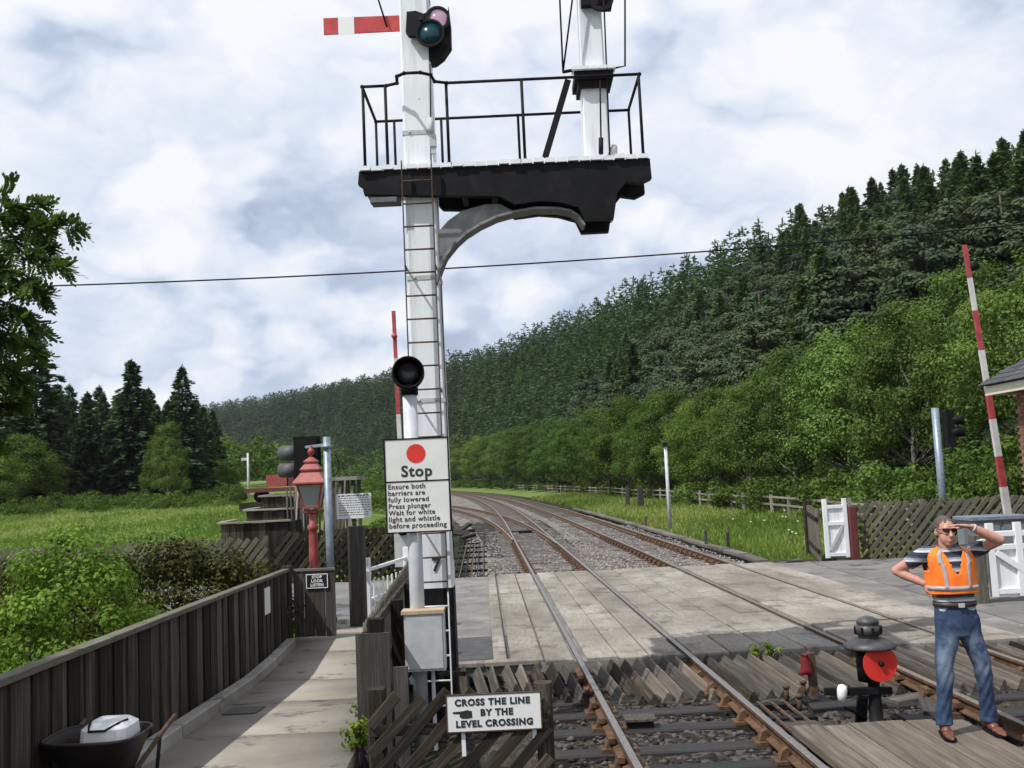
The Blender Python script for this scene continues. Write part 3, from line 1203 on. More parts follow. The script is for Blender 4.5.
for k in range(2):
    h = 9.0
    V, F, T, c0 = broadleaf(350 + k, h, 2.9, .0, 150, 190, .135, clump_r=.8, up=.35, shape=.7)
    P_ALDER.append((tree_proto('broadleaf_tree', V, F, T, L_alder, trunk_mb(h * .85, .15, (rr_.uniform(-.5, .5), 0), c0[::5], rr_), M_bark), h))
USED = set()


def plant(proto, x, y, height, label, group, rz=None, wide=1.0, z=None):
    root, h0 = proto
    if root.name in USED:
        o = copy_tree(root)
    else:
        USED.add(root.name)
        o = root
    s = height / h0
    z = float(hz(x, y)) if z is None else z
    o.location = (x, y, z - .1)
    o.scale = (s * wide, s * wide, s)
    o.rotation_euler = (0, 0, rr_.uniform(0, 6.28) if rz is None else rz)
    tag(o, label, 'tree', group)
    return o


# --- near row of broadleaf trees beyond the lineside fence (right)
ROW = [(1050, 40, 9.6, 0), (985, 49, 10.2, 1), (918, 46, 9.4, 2), (855, 50, 9.5, 0), (800, 54, 9.0, 3), (752, 61, 7.6, 1), (722, 67, 8.2, 4), (700, 72, 7.2, 2),
       (672, 80, 9.2, 4), (652, 88, 8.2, 5), (630, 98, 10.2, 4), (611, 107, 8.4, 4), (594, 118, 10.6, 5), (577, 130, 9.4, 4), (560, 142, 10.8, 5), (545, 157, 10.2, 4),
       (530, 172, 11.5, 5), (517, 190, 12.0, 3), (504, 208, 12.0, 1), (492, 228, 12.5, 5), (480, 250, 13.0, 2), (468, 275, 13.0, 0), (456, 300, 13.5, 4), (446, 330, 14, 3)]
names = ['rightmost tall leafy tree beside the brick building corner', 'tall round leafy tree behind the right barrier arm', 'leafy tree behind the right-hand traffic signal pole',
         'broad pale green tree behind the lattice fence', 'pale green tree above the white wicket gate', 'leafy tree with thin pale trunk left of the wicket gate']
pro = P_BROAD + P_ALDER
for i, (px, Y, h, k) in enumerate(ROW):
    p = at_y(px, 500, Y)
    lab = names[i] if i < len(names) else 'pale green broadleaf tree in the row along the lineside fence'
    plant(pro[k], p.x, Y, h, lab, 'broadleaf trees along the lineside fence', wide=1.05 if i < 6 else 1.15)
# second, slightly higher row between them
for i in range(22):
    Y = 58 + i * 8.5
    x = float(xc1(Y)) + 1.75 + 19.5 + rr_.uniform(-1.5, 2.0)
    plant(pro[rr_.choice([4, 2, 4, 5, 4])], x, Y, 7.2 + rr_.uniform(-.8, 1.6), 'broadleaf tree at the foot of the conifer slope, behind the front row',
          'broadleaf trees at the foot of the slope', wide=1.1)

# --- conifers on the hillside: the nearest 300 as trees, the rest as one far wood
rng = np.random.default_rng(77)
cand = []
Y = 40.0
while Y < 1500:
    step = 4.4 if Y < 200 else (5.2 if Y < 400 else (7.5 if Y < 800 else 10.5))
    d = 19.0
    while d < (84 if Y < 400 else (110 if Y < 800 else 150)):
        y = Y + rng.uniform(-.45, .45) * step
        dd = d + rng.uniform(-.45, .45) * step
        x = float(xc1(y)) + 1.75 + dd
        if x / y < .66 and x / y > -.5:
            cand.append((y, x, dd))
        d += step
    Y += step
near_c, far_c = [], []
cand.sort(key=lambda c: math.hypot(c[0], c[1]))
for y, x, dd in cand:
    if y < 64 and dd < 24:
        continue
    if len(near_c) < 296 and not (dd > 72):
        near_c.append((y, x, dd))
    else:
        far_c.append((y, x, dd))
for y, x, dd in near_c:
    pine = rng.uniform() < (.68 if dd < 48 else .15)
    if pine:
        plant(P_PINE[rng.integers(0, 3)], x, y, rng.uniform(12.5, 16), 'grey-green rounded pine tree among the conifers on the right hillside', 'pines on the hillside', wide=1.25)
    else:
        plant(P_SPRUCE[rng.integers(0, 4)], x, y, rng.uniform(13, 18), 'dark pointed spruce tree on the right hillside', 'spruces on the hillside', wide=rng.uniform(.95, 1.2))

Vs, Fs, Ts, off = [], [], [], 0
LOW = [conifer(400 + k, 1.0, .25, 14, 9, 5.2, size=.105, pw=.62) for k in range(4)]
LOWB = [broadleaf(420 + k, 1.0, .34, .05, 26, 9, .085, clump_r=.13)[:3] for k in range(3)]


def add_far(lst, x, y, z, h, w):
    global off
    v, f, t = lst[rng.integers(0, len(lst))]
    a = rng.uniform(0, 6.28)
    c, s = math.cos(a), math.sin(a)
    q = np.stack([(v[:, 0] * c - v[:, 1] * s) * w * h + x, (v[:, 0] * s + v[:, 1] * c) * w * h + y, v[:, 2] * h + z - .2], -1)
    Vs.append(q)
    Fs.append(f + off)
    Ts.append(np.clip(t + rng.normal(0, .12), 0, 1))
    off += len(q)


for y, x, dd in far_c:
    add_far(LOW, x, y, float(hz(x, y)), rng.uniform(12, 17.5) * (1 if y < 500 else 1.15), 1.25 if y < 350 else (1.6 if y < 700 else 2.1))
me = np_mesh('far_conifers', np.concatenate(Vs), np.concatenate(Fs), L_spruce, np.concatenate(Ts))
tag(link('far_conifer_wood', me), 'far dark conifer wood covering the curving ridge', 'wood', kind='stuff')
Vs, Fs, Ts, off = [], [], [], 0
Y = 330.0
while Y < 820:
    for d in (12, 17, 22):
        y = Y + rng.uniform(-3, 3)
        x = float(xc1(y)) + d + rng.uniform(-2, 2)
        if x / y > -.6:
            add_far(LOWB, x, y, float(hz(x, y)), rng.uniform(9, 13), 1.1)
    Y += 7
# wood closing the meadow behind the left conifers
print('far trees', len(far_c))
for i in range(170):
    y = rng.uniform(150, 420)
    x = -y * rng.uniform(.3, .62)
    add_far(LOWB, x, y, float(hz(x, y)), rng.uniform(9, 14), 1.0)
# far edge of the meadow on the left
for i in range(150):
    y = rng.uniform(150, 330)
    x = float(xc1(y)) - rng.uniform(16, 26) - (330 - y) * .11 - rng.uniform(0, 25)
    if x / y > -.42:
        add_far(LOWB, x, y, float(hz(x, y)), rng.uniform(5, 10) + .02 * (y - 150), 1.1)
me = np_mesh('far_broadleaves', np.concatenate(Vs), np.concatenate(Fs), L_alder, np.concatenate(Ts))
tag(link('far_broadleaf_wood', me), 'far green broadleaf trees below the ridge and along the meadow', 'wood', kind='stuff')

# --- conifers at the left edge of the meadow
LEFT = [(-20, 98, 15.5), (36, 104, 18.8), (72, 118, 12.5), (104, 122, 13.4), (133, 110, 15.8), (158, 126, 12.0), (184, 112, 15.0), (12, 120, 15.0), (88, 132, 14.5), (118, 138, 14.5), (205, 140, 12.5),
        (168, 142, 13.5), (-45, 110, 16.5), (58, 134, 16), (50, 112, 13.5), (86, 116, 12.5), (120, 120, 13.0), (148, 118, 12.5), (170, 120, 12), (196, 118, 11), (20, 140, 17), (70, 142, 16.5), (100, 146, 16.5), (128, 150, 16.5), (150, 146, 16), (176, 150, 15.5), (198, 152, 14.5), (214, 156, 13)]
lab = ['big dark conifer at the left edge, behind the rowan', 'tallest dark conifer left of the meadow, beside the rowan', 'small dark conifer behind the tallest left one', 'slim dark conifer in the left group',
       'pointed dark spruce in the middle of the left group', 'short conifer between the two pointed spruces', 'rightmost pointed dark spruce beside the meadow']
for i, (px, Y, h) in enumerate(LEFT):
    p = at_y(px, 500, Y)
    plant(P_SPRUCE[i % 4], p.x, Y, h, lab[i] if i < len(lab) else 'dark conifer in the back row of the left group', 'conifers beside the meadow', wide=1.3)
for i, (px, Y, h, k, l) in enumerate([(22, 97, 8.2, 4, 'bushy green tree under the tallest left conifer'), (168, 105, 9.5, 1, 'light green leafy tree between the pointed spruces'),
                                     (-10, 92, 7.0, 0, 'green leafy tree at the left picture edge'), (205, 112, 4.2, 4, 'low bushy tree at the right end of the left conifers'), (222, 122, 5.0, 5, 'small leafy tree where the meadow meets the wood')]):
    p = at_y(px, 500, Y)
    plant(pro[k], p.x, Y, h, l, None, wide=.72 if i == 1 else 1.25, z=float(hz(p.x, Y)) - (1.1 if i == 1 else .4))
p = at_y(237, 492, 85)
plant(pro[0], p.x, 85, 2.0, 'small round bright bush standing on the meadow', None, wide=1.3)

# --- undergrowth below the trees
def bush(name, label, px, Y, w, dpt, h, n_clump, per, leaf, m, seed, group=None, x=None, cat='bush', clump=.3, zb=None, base=.0):
    x = at_y(px, 500, Y).x if x is None else x
    z = float(hz(x, Y)) if zb is None else zb
    t = thing(name, label, cat, (x, Y, z), group)
    V, F, T, c0 = broadleaf(seed, h, w / 2, base, n_clump, per, leaf, ry=dpt / 2, clump_r=clump, shape=.5)
    link('foliage', np_mesh('foliage', V, F, m, T), t)
    mb = MB()
    r2 = random.Random(seed)
    for c in c0[::max(1, n_clump // 14)]:
        q = Vector(c)
        mb.tube([(q.x * .25, q.y * .25, -.1), (q.x * .6, q.y * .6, q.z * .5), q], [.018, .012, .004], 5, caps=False)
    sm = mb.mesh('stems', M_bark)
    link('stems', sm, t)
    return t


for i, (px, Y, w, h) in enumerate([(985, 38, 4, 2.6), (900, 40, 5, 2.4), (845, 43, 4, 2.0), (790, 50, 5, 1.7), (745, 57, 4, 1.5), (705, 66, 4, 1.6), (1030, 34, 4, 3.0)]):
    bush('undergrowth_bush', 'leafy bush under the trees behind the lattice fence' if i < 3 or i == 6 else 'low scrub bush under the trees left of the wicket gate',
         px, Y, w, 3, h, 40, 60, .16, L_birch if i % 2 else L_alder, 500 + i, 'bushes under the trees', clump=.55)

Vs, Fs, Ts, off = [], [], [], 0
SCR = [broadleaf(440 + k, 1.0, .75, .0, 30, 34, .075, clump_r=.22)[:3] for k in range(4)]
Y = 34.0
while Y < 300:
    for d in (11.6, 13.6, 16.0, 18.5):
        y = Y + rng.uniform(-1.5, 1.5)
        x = float(xc1(y)) + 1.75 + d + rng.uniform(-.9, .9)
        add_far(SCR, x, y, float(hz(x, y)), rng.uniform(.9, 1.7) + .12 * (d - 11.6) + .003 * y, 1.0)
    Y += 2.2 if Y < 120 else 4.5
for i in range(70):
    px = rng.uniform(-20, 250)
    y = rng.uniform(84, 100)
    x = at_y(px, 500, y).x
    add_far(SCR, x, y, float(hz(x, y)), rng.uniform(.7, 1.9), 1.1)
for i in range(46):
    y = rng.uniform(31.5, 62)
    x = -3.3 - rng.uniform(0, 3.6) - .05 * (y - 30)
    add_far(SCR, x, y, float(hz(x, y)), rng.uniform(.5, 1.25), .95)
for i in range(60):
    y = rng.uniform(64, 150)
    x = -y * rng.uniform(.115, .2)
    add_far(SCR, x, y, float(hz(x, y)), rng.uniform(.8, 2.2), 1.1)
me = np_mesh('undergrowth', np.concatenate(Vs), np.concatenate(Fs), L_alder, np.concatenate(Ts))
tag(link('undergrowth', me), 'low green undergrowth along the foot of the trees', 'undergrowth', kind='stuff')

# --- bright shrub and dark hedge behind the board fence
bush('garden_shrub', 'bright green leafy shrub rising above the board fence', 0, 10.2, 1.75, 1.5, 2.42, 130, 110, .05, L_bush, 601, x=-4.5, clump=.23, cat='shrub')
bush('garden_shrub', 'lower bright green shrub at the left picture edge', 0, 9.2, 1.6, 1.5, 1.75, 100, 90, .055, L_bush, 602, x=-5.6, clump=.23, cat='shrub')
bush('garden_shrub', 'small bright shrub sprig beside the dark hedge', 0, 11.9, 1.0, .9, 1.45, 50, 70, .05, L_bush, 603, x=-4.35, clump=.2, cat='shrub')
bush('hedge', 'dark olive-brown hedge behind the board fence', 0, 16.4, 4.4, 2.2, 1.95, 300, 115, .06, L_hedge, 604, x=-5.8, clump=.3, cat='hedge')
bush('hedge', 'left end of the dark hedge, behind the bright shrub', 0, 14.8, 3.4, 2.2, 1.85, 200, 100, .06, L_hedge, 605, x=-7.2, clump=.3, cat='hedge')
for i, (x, Y, s_) in enumerate([(-1.40, 9.1, .26), (-1.36, 8.1, .18), (-1.47, 9.9, .16)]):
    bush('weed', 'green weed growing at the foot of the path-side fence', 0, Y, s_, s_ * .8, s_ * 1.3, 16, 18, .04, L_bush, 620 + i, 'weeds along the path', x=x, cat='weed', clump=.08, zb=pz(Y))
bush('weed', 'tuft of green weed between the crossing timbers', 0, 13.2, .5, .25, .18, 14, 20, .035, L_bush, 630, x=3.1, cat='weed', clump=.07, zb=-.06)

# --- rowan with pinnate leaves at the left edge
def rowan():
    rg = np.random.default_rng(9)
    base = Vector((-8.6, 15.0, float(hz(-8.6, 15))))
    t = thing('rowan_tree', 'rowan tree with feathery leaves reaching in at the left edge', 'tree', base)
    mb = MB()
    mb.tube([(0, 0, -.2), (.1, 0, 1.8), (-.05, .1, 3.6), (.1, 0, 5.4), (.2, 0, 6.6)], [.16, .13, .1, .06, .02], 8)
    C, D, N, L, Wd, T = [], [], [], [], [], []

    def leaf_at(p, d):
        """a pinnate leaf: 6 pairs of leaflets and a tip"""
        d = d / np.linalg.norm(d)
        n = np.array([0, 0, 1.0]) + rg.normal(0, .5, 3)
        s = np.cross(d, n)
        s /= np.linalg.norm(s)
        n = np.cross(s, d)
        ln = rg.uniform(.19, .28)
        tt = rg.uniform(.1, .9)
        for j in range(6):
            u = .2 + .8 * j / 5.
            q = p + d * ln * u - np.array([0, 0, .25 * ln * u * u])
            ll = ln * .42 * (1 - .3 * abs(u - .55))
            for sg in ((-1, 1) if j < 5 else (0,)):
                dd = d * (.75 if sg else 1) + s * sg
                dd /= np.linalg.norm(dd)
                C.append(q + dd * ll * .5)
                D.append(dd)
                N.append(n + rg.normal(0, .15, 3))
                L.append(ll)
                Wd.append(ll * .56)
                T.append(np.clip(tt + rg.normal(0, .1), 0, 1))

    def twig(p0, p1, r, n):
        p0, p1 = np.array(p0, float), np.array(p1, float)
        mid = (p0 + p1) / 2 + np.array([0, 0, .12 * np.linalg.norm(p1 - p0)])
        mb.tube([p0, mid, p1], [r, r * .7, r * .25], 5, caps=False)
        for k in range(n):
            u = rg.uniform(.08, 1.02)
            q = (1 - u) ** 2 * p0 + 2 * u * (1 - u) * mid + u * u * p1
            d = (p1 - p0) / np.linalg.norm(p1 - p0) + rg.normal(0, .75, 3)
            leaf_at(q, d)

    def local(px, py, Y):
        return np.array(at_y(px, py, Y) - base)
    # sprays the photograph shows against the sky
    for (a, c, n) in [((20, 232, 15.0), (79, 228, 14.6), 44), ((15, 255, 15), (66, 268, 14.7), 34), ((0, 215, 15), (40, 205, 14.8), 26), ((0, 210, 15.0), (14, 182, 15.0), 8),
                      ((-10, 240, 15), (48, 246, 15.2), 40), ((-5, 280, 15.1), (46, 298, 15), 36), ((0, 300, 15), (40, 330, 15.1), 34), ((-10, 270, 15), (35, 285, 14.7), 40),
                      ((-15, 330, 15), (36, 352, 15), 34), ((-10, 220, 15), (30, 222, 15.2), 36), ((-5, 350, 15), (22, 385, 15), 28)]:
        twig(local(*a), local(*c), .016, int(n * 1.8))
    for k in range(230):
        a = rg.uniform(0, 6.28)
        z = rg.uniform(2.6, 6.5)
        rr = rg.uniform(.35, 1.15) * (1.15 - .55 * abs(z - 4.9) / 1.8)
        p0 = np.array([rg.normal(0, .25), rg.normal(0, .25), z - .25])
        p1 = np.array([rr * math.cos(a) , rr * math.sin(a), z + rg.uniform(-.2, .35)])
        twig(p0, p1, .012, 30)
    V, F = cards(np.array(C), np.array(D), np.array(N), np.array(L), np.array(Wd), rg, .5)
    link('foliage', np_mesh('foliage', V, F, L_rowan, np.repeat(np.array(T), 4)), t)
    link('trunk', mb.mesh('trunk', M_bark), t)


rowan()
plant(pro[5], -5.5, 3.6, 7.4, 'leafy tree left of the picture, shading the wheelbarrow and path', None, wide=.85)

# --- grass: blades on the lineside bank and the meadow, too many to count
def grass(name, label, n, xf, yf, h0, h1, seed, zf=hz):
    rg = np.random.default_rng(seed)
    Y = yf(rg, n)
    X = xf(rg, Y, n)
    Z = zf(X, Y)
    h = rg.uniform(h0, h1, n) * (1 + Y / 90.)
    a = rg.uniform(0, 6.28, n)
    w = rg.uniform(.012, .03, n) * (1 + Y / 22.)
    lean = rg.normal(0, .35, (n, 2)) * h[:, None]
    b0 = np.stack([X - np.cos(a) * w, Y - np.sin(a) * w, Z - .02], -1)
    b1 = np.stack([X + np.cos(a) * w, Y + np.sin(a) * w, Z - .02], -1)
    tp = np.stack([X + lean[:, 0], Y + lean[:, 1], Z + h], -1)
    V = np.stack([b0, b1, tp], 1).reshape(-1, 3)
    F = np.arange(3 * n).reshape(n, 3)
    patch = .5 + .28 * np.sin(X * .7 + 1) * np.sin(Y * .23 + X * .1) + .2 * np.sin(X * .13 - Y * .09)
    T = np.repeat(np.clip(patch + rg.normal(0, .16, n), 0, 1), 3)
    tag(link(name, np_mesh(name, V, F, L_grass, T)), label, 'grass', kind='stuff')


grass('bank_grass', 'rough green grass on the bank right of the tracks', 70000, lambda r, Y, n: xc1(Y) + 1.75 + 4.4 + 11 * r.uniform(0, 1, n) ** .9,
      lambda r, n: 27.5 + 95 * r.uniform(0, 1, n) ** 1.7, .06, .2, 31)
grass('meadow_grass', 'green meadow grass beyond the slanted paling fence', 60000, lambda r, Y, n: -r.uniform(.10, .56, n) * Y - 6, lambda r, n: 29 + 90 * r.uniform(0, 1, n) ** 1.2, .05, .14, 32)
grass('verge_grass', 'grass behind the board fence under the shrubs', 9000, lambda r, Y, n: XL(Y) - r.uniform(.1, 6, n), lambda r, n: r.uniform(6, 20, n), .1, .35, 33)
# daisies and cow parsley heads on the bank
mb = MB()
r2 = random.Random(4)
for k in range(14):
    Y = r2.uniform(31, 42)
    x = float(xc1(Y)) + 1.75 + r2.uniform(6, 10.5)
    z = float(hz(x, Y))
    h = r2.uniform(.35, .75)
    mb.tube([(x, Y, z), (x + .03, Y, z + h)], .006, 3, caps=False)
    mb.mat_i = 1
    mb.lathe((x + .03, Y, z + h), [(.005, -.02), (.045, 0), (.035, .015), (.0, .02)], 6)
    mb.mat_i = 0
tag(mb.build('white_wildflowers', [L_grass, M_white_clean]), 'white wildflower heads in the bank grass', 'flowers', kind='stuff')
# ------------------------------------------------------------------ bracket semaphore signal
def glass_mat(name, col, rough=.08, clear=.75):
    m, gg, b, o = new_mat(name)
    b.inputs['Base Color'].default_value = (*col, 1)
    b.inputs['Roughness'].default_value = rough
    tr = gg.n('ShaderNodeBsdfTransparent')
    tr.inputs[0].default_value = (*col, 1)
    mx = gg.n('ShaderNodeMixShader')
    mx.inputs[0].default_value = clear
    gg.t.links.new(b.outputs[0], mx.inputs[1])
    gg.t.links.new(tr.outputs[0], mx.inputs[2])
    gg.t.links.new(mx.outputs[0], o.inputs[0])
    return m


G_pink = glass_mat('faded_red_glass', (.74, .58, .66))
G_teal = glass_mat('blue_green_glass', (.014, .065, .085), .2, .3)
G_lamp = glass_mat('lantern_glass', (.55, .6, .58), .1, .55)

PX, PY_ = -.945, 11.37
YN, YF = 11.12, 12.25
sg = thing('bracket_signal', 'tall white bracket semaphore signal with railed deck, ladder and red arm', 'railway signal', (PX, PY_, -.3))


def post_mb(x, y, z0, z1, w0, w1, zsplit=None):
    mb = MB()

    def w(z):
        return w0 + (w1 - w0) * (z - z0) / (z1 - z0)
    segs = [(z0, zsplit, 1), (zsplit, z1, 0)] if zsplit else [(z0, z1, 0)]
    for a, c, mi in segs:
        mb.mat_i = mi
        vs = []
        for z in (a, c):
            h, ch = w(z) / 2, .02
            for (ux, uy) in ((-h + ch, -h), (h - ch, -h), (h, -h + ch), (h, h - ch), (h - ch, h), (-h + ch, h), (-h, h - ch), (-h, -h + ch)):
                vs.append((x + ux, y + uy, z))
        fs = [(i, (i + 1) % 8, 8 + (i + 1) % 8, 8 + i) for i in range(8)]
        if a == z0:
            fs.append(tuple(range(7, -1, -1)))
        if c == z1:
            fs.append(tuple(range(8, 16)))
        mb.add(vs, fs)
    return mb


M_post = mat('post_white', [(.46, .48, .5), (.72, .745, .775), (.78, .80, .82)], 1.6, .55, .25, 10, (4, 4, .35), spots=((.4, .395, .37), 6.0, .68), detail=9)
post = post_mb(PX, PY_, -.3, 9.4, .40, .33, 1.22).build('post', [M_post, M_black], sg)
mb = MB().box((PX, PY_, 9.44), (.42, .42, .08)).lathe((PX, PY_, 9.48), [(.12, 0), (.06, .08), (.09, .2), (.02, .5), (.0, .55)], 12)
mb.build('finial', M_white, sg)
fx = PX + .06
text_mesh('number', '7', .2, M_ink, post, face_matrix((PX + .02, PY_ - .203, 1.47), (1, 0, 0), (0, 0, 1)), bold=.006)

# ladder up the front of the post
lad = MB()
for s in (0, 1):
    x = PX + (-.185, .15)[s]
    lad.mat_i = 1
    lad.bar((x, 10.97, 1.2), (x, 10.98, 6.0), .012, .035)
    lad.mat_i = 0
    lad.bar((x, 10.96, -.25), (x, 10.99, 1.2), .014, .037)
z = .0
while z < 5.95:
    lad.mat_i = 0 if z < 1.2 else 1
    lad.tube([(PX - .185, 10.975, z), (PX + .15, 10.975, z)], .0105, 6)
    z += .262
lad.build('ladder', [M_white_clean, M_rust], sg)

# iron straps, bolts and ladder brackets
for z in (1.9, 3.3, 4.7, 6.4, 8.1):
    w_ = .40 + (.33 - .40) * (z + .3) / 9.7
    mb = MB()
    for s_ in (-1, 1):
        mb.box((PX + s_ * (w_ / 2 + .003), PY_, z), (.006, w_ + .012, .05))
        mb.box((PX, PY_ + s_ * (w_ / 2 + .003), z), (w_, .006, .05))
        mb.lathe((PX + s_ * .1, PY_ - w_ / 2 - .006, z), [(.014, 0), (.014, .01), (.006, .014)], 8, axis=(0, -1, 0))
    mb.build('strap', M_greypaint, sg)
    if z < 6:
        mb = MB()
        for s_ in (-.185, .15):
            mb.bar((PX + s_, 11.0, z + .1), (PX + s_, 11.2, z + .1), .012, .03)
        mb.build('ladder_bracket', M_rust, sg)
# deck: planks laid across two beams
deck = thing('deck', None, None, (PX, PY_, 5.9))
deck.parent = sg
deck.matrix_basis = Matrix.Translation(Vector((PX, PY_, 5.9)) - worigin(sg))
XL_, XR_ = at_y(360, 168, YN).x, at_y(648, 158, YN).x
ZD = at_y(500, 163, YN - .05).z
npl = 25
for i in range(npl):
    x = XL_ + (XR_ - XL_) * (i + .5) / npl
    if abs(x - PX) < .2:
        plank('plank', (x, YF + .06, ZD), (x, PY_ + .2, ZD), .118, .05, M_white, deck)
        plank('plank', (x, YN - .09, ZD), (x, PY_ - .2, ZD), .118, .05, M_white, deck)
        continue
    plank('plank', (x, YN - .09 + rnd.uniform(-.012, .012), ZD + rnd.uniform(-.006, .006)), (x, YF + .08, ZD), .118 + rnd.uniform(-.006, .006), .05, M_white, deck)

# beams and the curved iron bracket (profile in the plane of the deck front)
def prof(pts, Y):
    return [(p.x, p.z) for p in (at_y(a, c, Y) for a, c in pts)]


zt_ = ZD - .027
beam = [(361, 173), (648, 161.5), (650, 182), (640, 187), (625, 192), (616, 203), (612.5, 229), (584, 230.5), (578, 218), (560, 213), (540, 211.5), (515, 215), (500, 207), (440, 206), (366, 205), (364.5, 198), (360, 195)]
arch = [(515, 215.2), (490, 224), (465, 240), (447, 262), (439, 284), (431, 284), (431, 238), (440, 233), (448, 224), (462, 214), (485, 207.6), (500, 207.2)]
for Yb in (11.115, 11.72):
    p1 = prof([(a_, c_ - (7 if c_ > 190 else 0)) for a_, c_ in beam], 11.22)
    p1 = [(x, min(z, zt_)) for x, z in p1]
    if Yb > 11.5:
        p1 = [(max(x, PX + .17), z) for x, z in p1]
    nm = MB().prism(p1, (0, Yb, 0), (1, 0, 0), (0, 0, 1), (0, 1, 0), .1)
    nm.build('beam', M_black, sg)
    if Yb > 11.5:
        continue
    p2 = prof([(a_, c_ - 3) for a_, c_ in arch], 11.22)
    MB().prism(p2, (0, max(Yb, 11.27), 0), (1, 0, 0), (0, 0, 1), (0, 1, 0), .12).build('bracket', mat('bracket_iron', [(.10, .105, .11), (.17, .175, .18), (.27, .275, .28)], 5, .6, .1) if 'bracket_iron' not in MATS else MATS['bracket_iron'], sg)
mb = MB()
for x in np.linspace(PX + .5, XR_ - .4, 6):
    mb.box((x, 11.418, zt_ - .17), (.07, .50, .26))
    mb.box((x, 12.0, zt_ - .06), (.08, .44, .1))
mb.build('cross_beam', M_black, sg)
# curved flange under the bracket
fl = [at_y(a_, c_, 11.2) for a_, c_ in ((437, 284), (440, 270), (446, 257), (455, 245), (466, 235), (480, 226), (497, 218), (515, 213), (535, 209.5), (556, 209.5), (570, 212), (578, 217), (584, 226))]
mb = MB()
for a, c in zip(fl[:-1], fl[1:]):
    e_ = (c - a).normalized() * .004
    mb.bar(Vector((a.x, 11.25, a.z)) - e_, Vector((c.x, 11.25, c.z)) + e_, .25, .03, xhint=(0, 1, 0))
mb.build('bracket_flange', MATS['bracket_iron'], sg)
# stepped timber ends left of the post, sun and shade mixed into their grey
mb = MB()
xe = at_y(381, 195, 11.12).x
mb.box((xe, 11.45, zt_ - .14), (.34, .54, .2))
mb.box((xe + .03, 11.12, zt_ - .335), (.30, .11, .055))
mb.build('beam_end', mat('sun_shade_grey', [(.06, .065, .075), (.13, .14, .155), (.24, .25, .265)], 4, .7, .1, stretch=(1, 1, 3)), sg)

# railing round the deck
ZT = at_y(446, 83, YN).z
rl = thing('railing', None, None, (PX, PY_, ZD))
rl.parent = sg
rl.matrix_basis = Matrix.Translation(Vector((PX, PY_, ZD)) - worigin(sg))
xn = lambda px: at_y(px, 84, YN).x
xf = lambda px: at_y(px, 118, YF).x
xl0, xr0 = xn(362), xn(640)
pts = [(xl0, YF, ZT), (xl0, YN, ZT), (xn(386), YN, ZT), (PX - .21, YN - .06, ZT), (PX - .19, YN - .25, ZT), (PX - .1, YN - .33, ZT), (PX + .08, YN - .33, ZT), (PX + .19, YN - .25, ZT),
       (PX + .22, YN - .06, ZT), (xn(447), YN, ZT), (xr0, YN, ZT), (xr0, YF, ZT), (xl0, YF, ZT)]
mb = MB()
for a, c in zip(pts[:-1], pts[1:]):
    mb.tube([a, c], .0185, 8)
    mb.sphere(c, .024, 8, 6)
mb.build('top_rail', M_black, rl)
for px in (362.5, 385, 446, 521.5, 639):
    x = xn(px)
    MB().tube([(x, YN, ZD), (x, YN, ZT)], .0175, 8).lathe((x, YN, ZD + .02), [(.035, 0), (.035, .02), (.02, .04)], 8).build('stanchion', M_black, rl)
for px in (394, 441, 518, 629):
    x = xf(px)
    MB().tube([(x, YF, ZD), (x, YF, ZT)], .0165, 8).build('stanchion', M_black, rl)
MB().tube([(xl0, YF, ZD), (xl0, YF, ZT)], .0165, 8).build('stanchion', M_black, rl)

# right-hand doll
DX, DY = at_y(596, 150, 11.72).x, 11.72
post_mb(DX, DY, ZD - .55, 9.6, .315, .27).build('doll_post', M_post, sg)
MB().lathe((DX, DY, 9.6), [(.2, 0), (.2, .06), (.06, .1), (.09, .2), (.01, .5)], 12).build('finial', M_white, sg)
ZP = at_y(592, 66, DY - .25).z
mb = MB()
mb.box((DX, DY, ZP - .1), (.46, .5, .1))
mb.box((DX, DY, ZP - .19), (.38, .42, .09))
pf = mb.build('lamp_platform', M_black, sg)
for i in range(5):
    x = DX - .21 + i * .105
    plank('platform_plank', (x, DY - .30, ZP - .03), (x, DY - .14, ZP - .03), .098, .04, M_white, pf)
# stay, ladder stiles and hoop rods
mb = MB()
a, c = at_y(545, 158, 11.5), at_y(568, 80, 11.5)
mb.bar(a, c, .075, .03)
mb.build('stay', M_black, sg)
mb = MB()
p0 = at_y(563, 72, 11.45)
mb.tube([p0, at_y(558, -40, 11.45)], .011, 6)
mb.tube([p0, at_y(580, -60, 11.45)], .011, 6)
mb.tube([p0, at_y(574, 70, 11.5)], .02, 6)
p1 = [at_y(615, 68, 11.5), at_y(625, 66, 11.5), at_y(625, -60, 11.5)]
mb.tube(p1, .012, 6)
p2 = [at_y(614, 76, 11.5), at_y(609, 80, 11.5)]
mb.tube([at_y(603, -20, 11.5), at_y(607, 80, 11.5), at_y(610, 160, 11.5)], .010, 6)
mb.tube([at_y(600, 80, 11.48), at_y(601, 140, 11.48)], .010, 6)
mb.tube([at_y(601, 138, 11.48), at_y(601, 154, 11.48)], .028, 8)
mb.build('signal_rods', M_black, sg)
MB().lathe(at_y(612, 151, 11.6), [(.0, -.05), (.075, -.045), (.085, 0), (.075, .045), (.0, .05)], 16, axis=(1, .2, 0)).build('pulley', M_greypaint, sg)
mb = MB()
p = at_y(433, 141, 11.15)
mb.box(p, (.075, .08, .14)).tube([at_y(431, 118, 11.15), at_y(431, 136, 11.15)], .03, 8)
mb.box(p + Vector((.0, 0, -.1)), (.05, .05, .1))
mb.build('signal_motor', M_greypaint, sg)
mb = MB().tube([at_y(430, 64, 11.15), at_y(431, 160, 11.15)], .008, 6).build('signal_rod', M_black, sg)
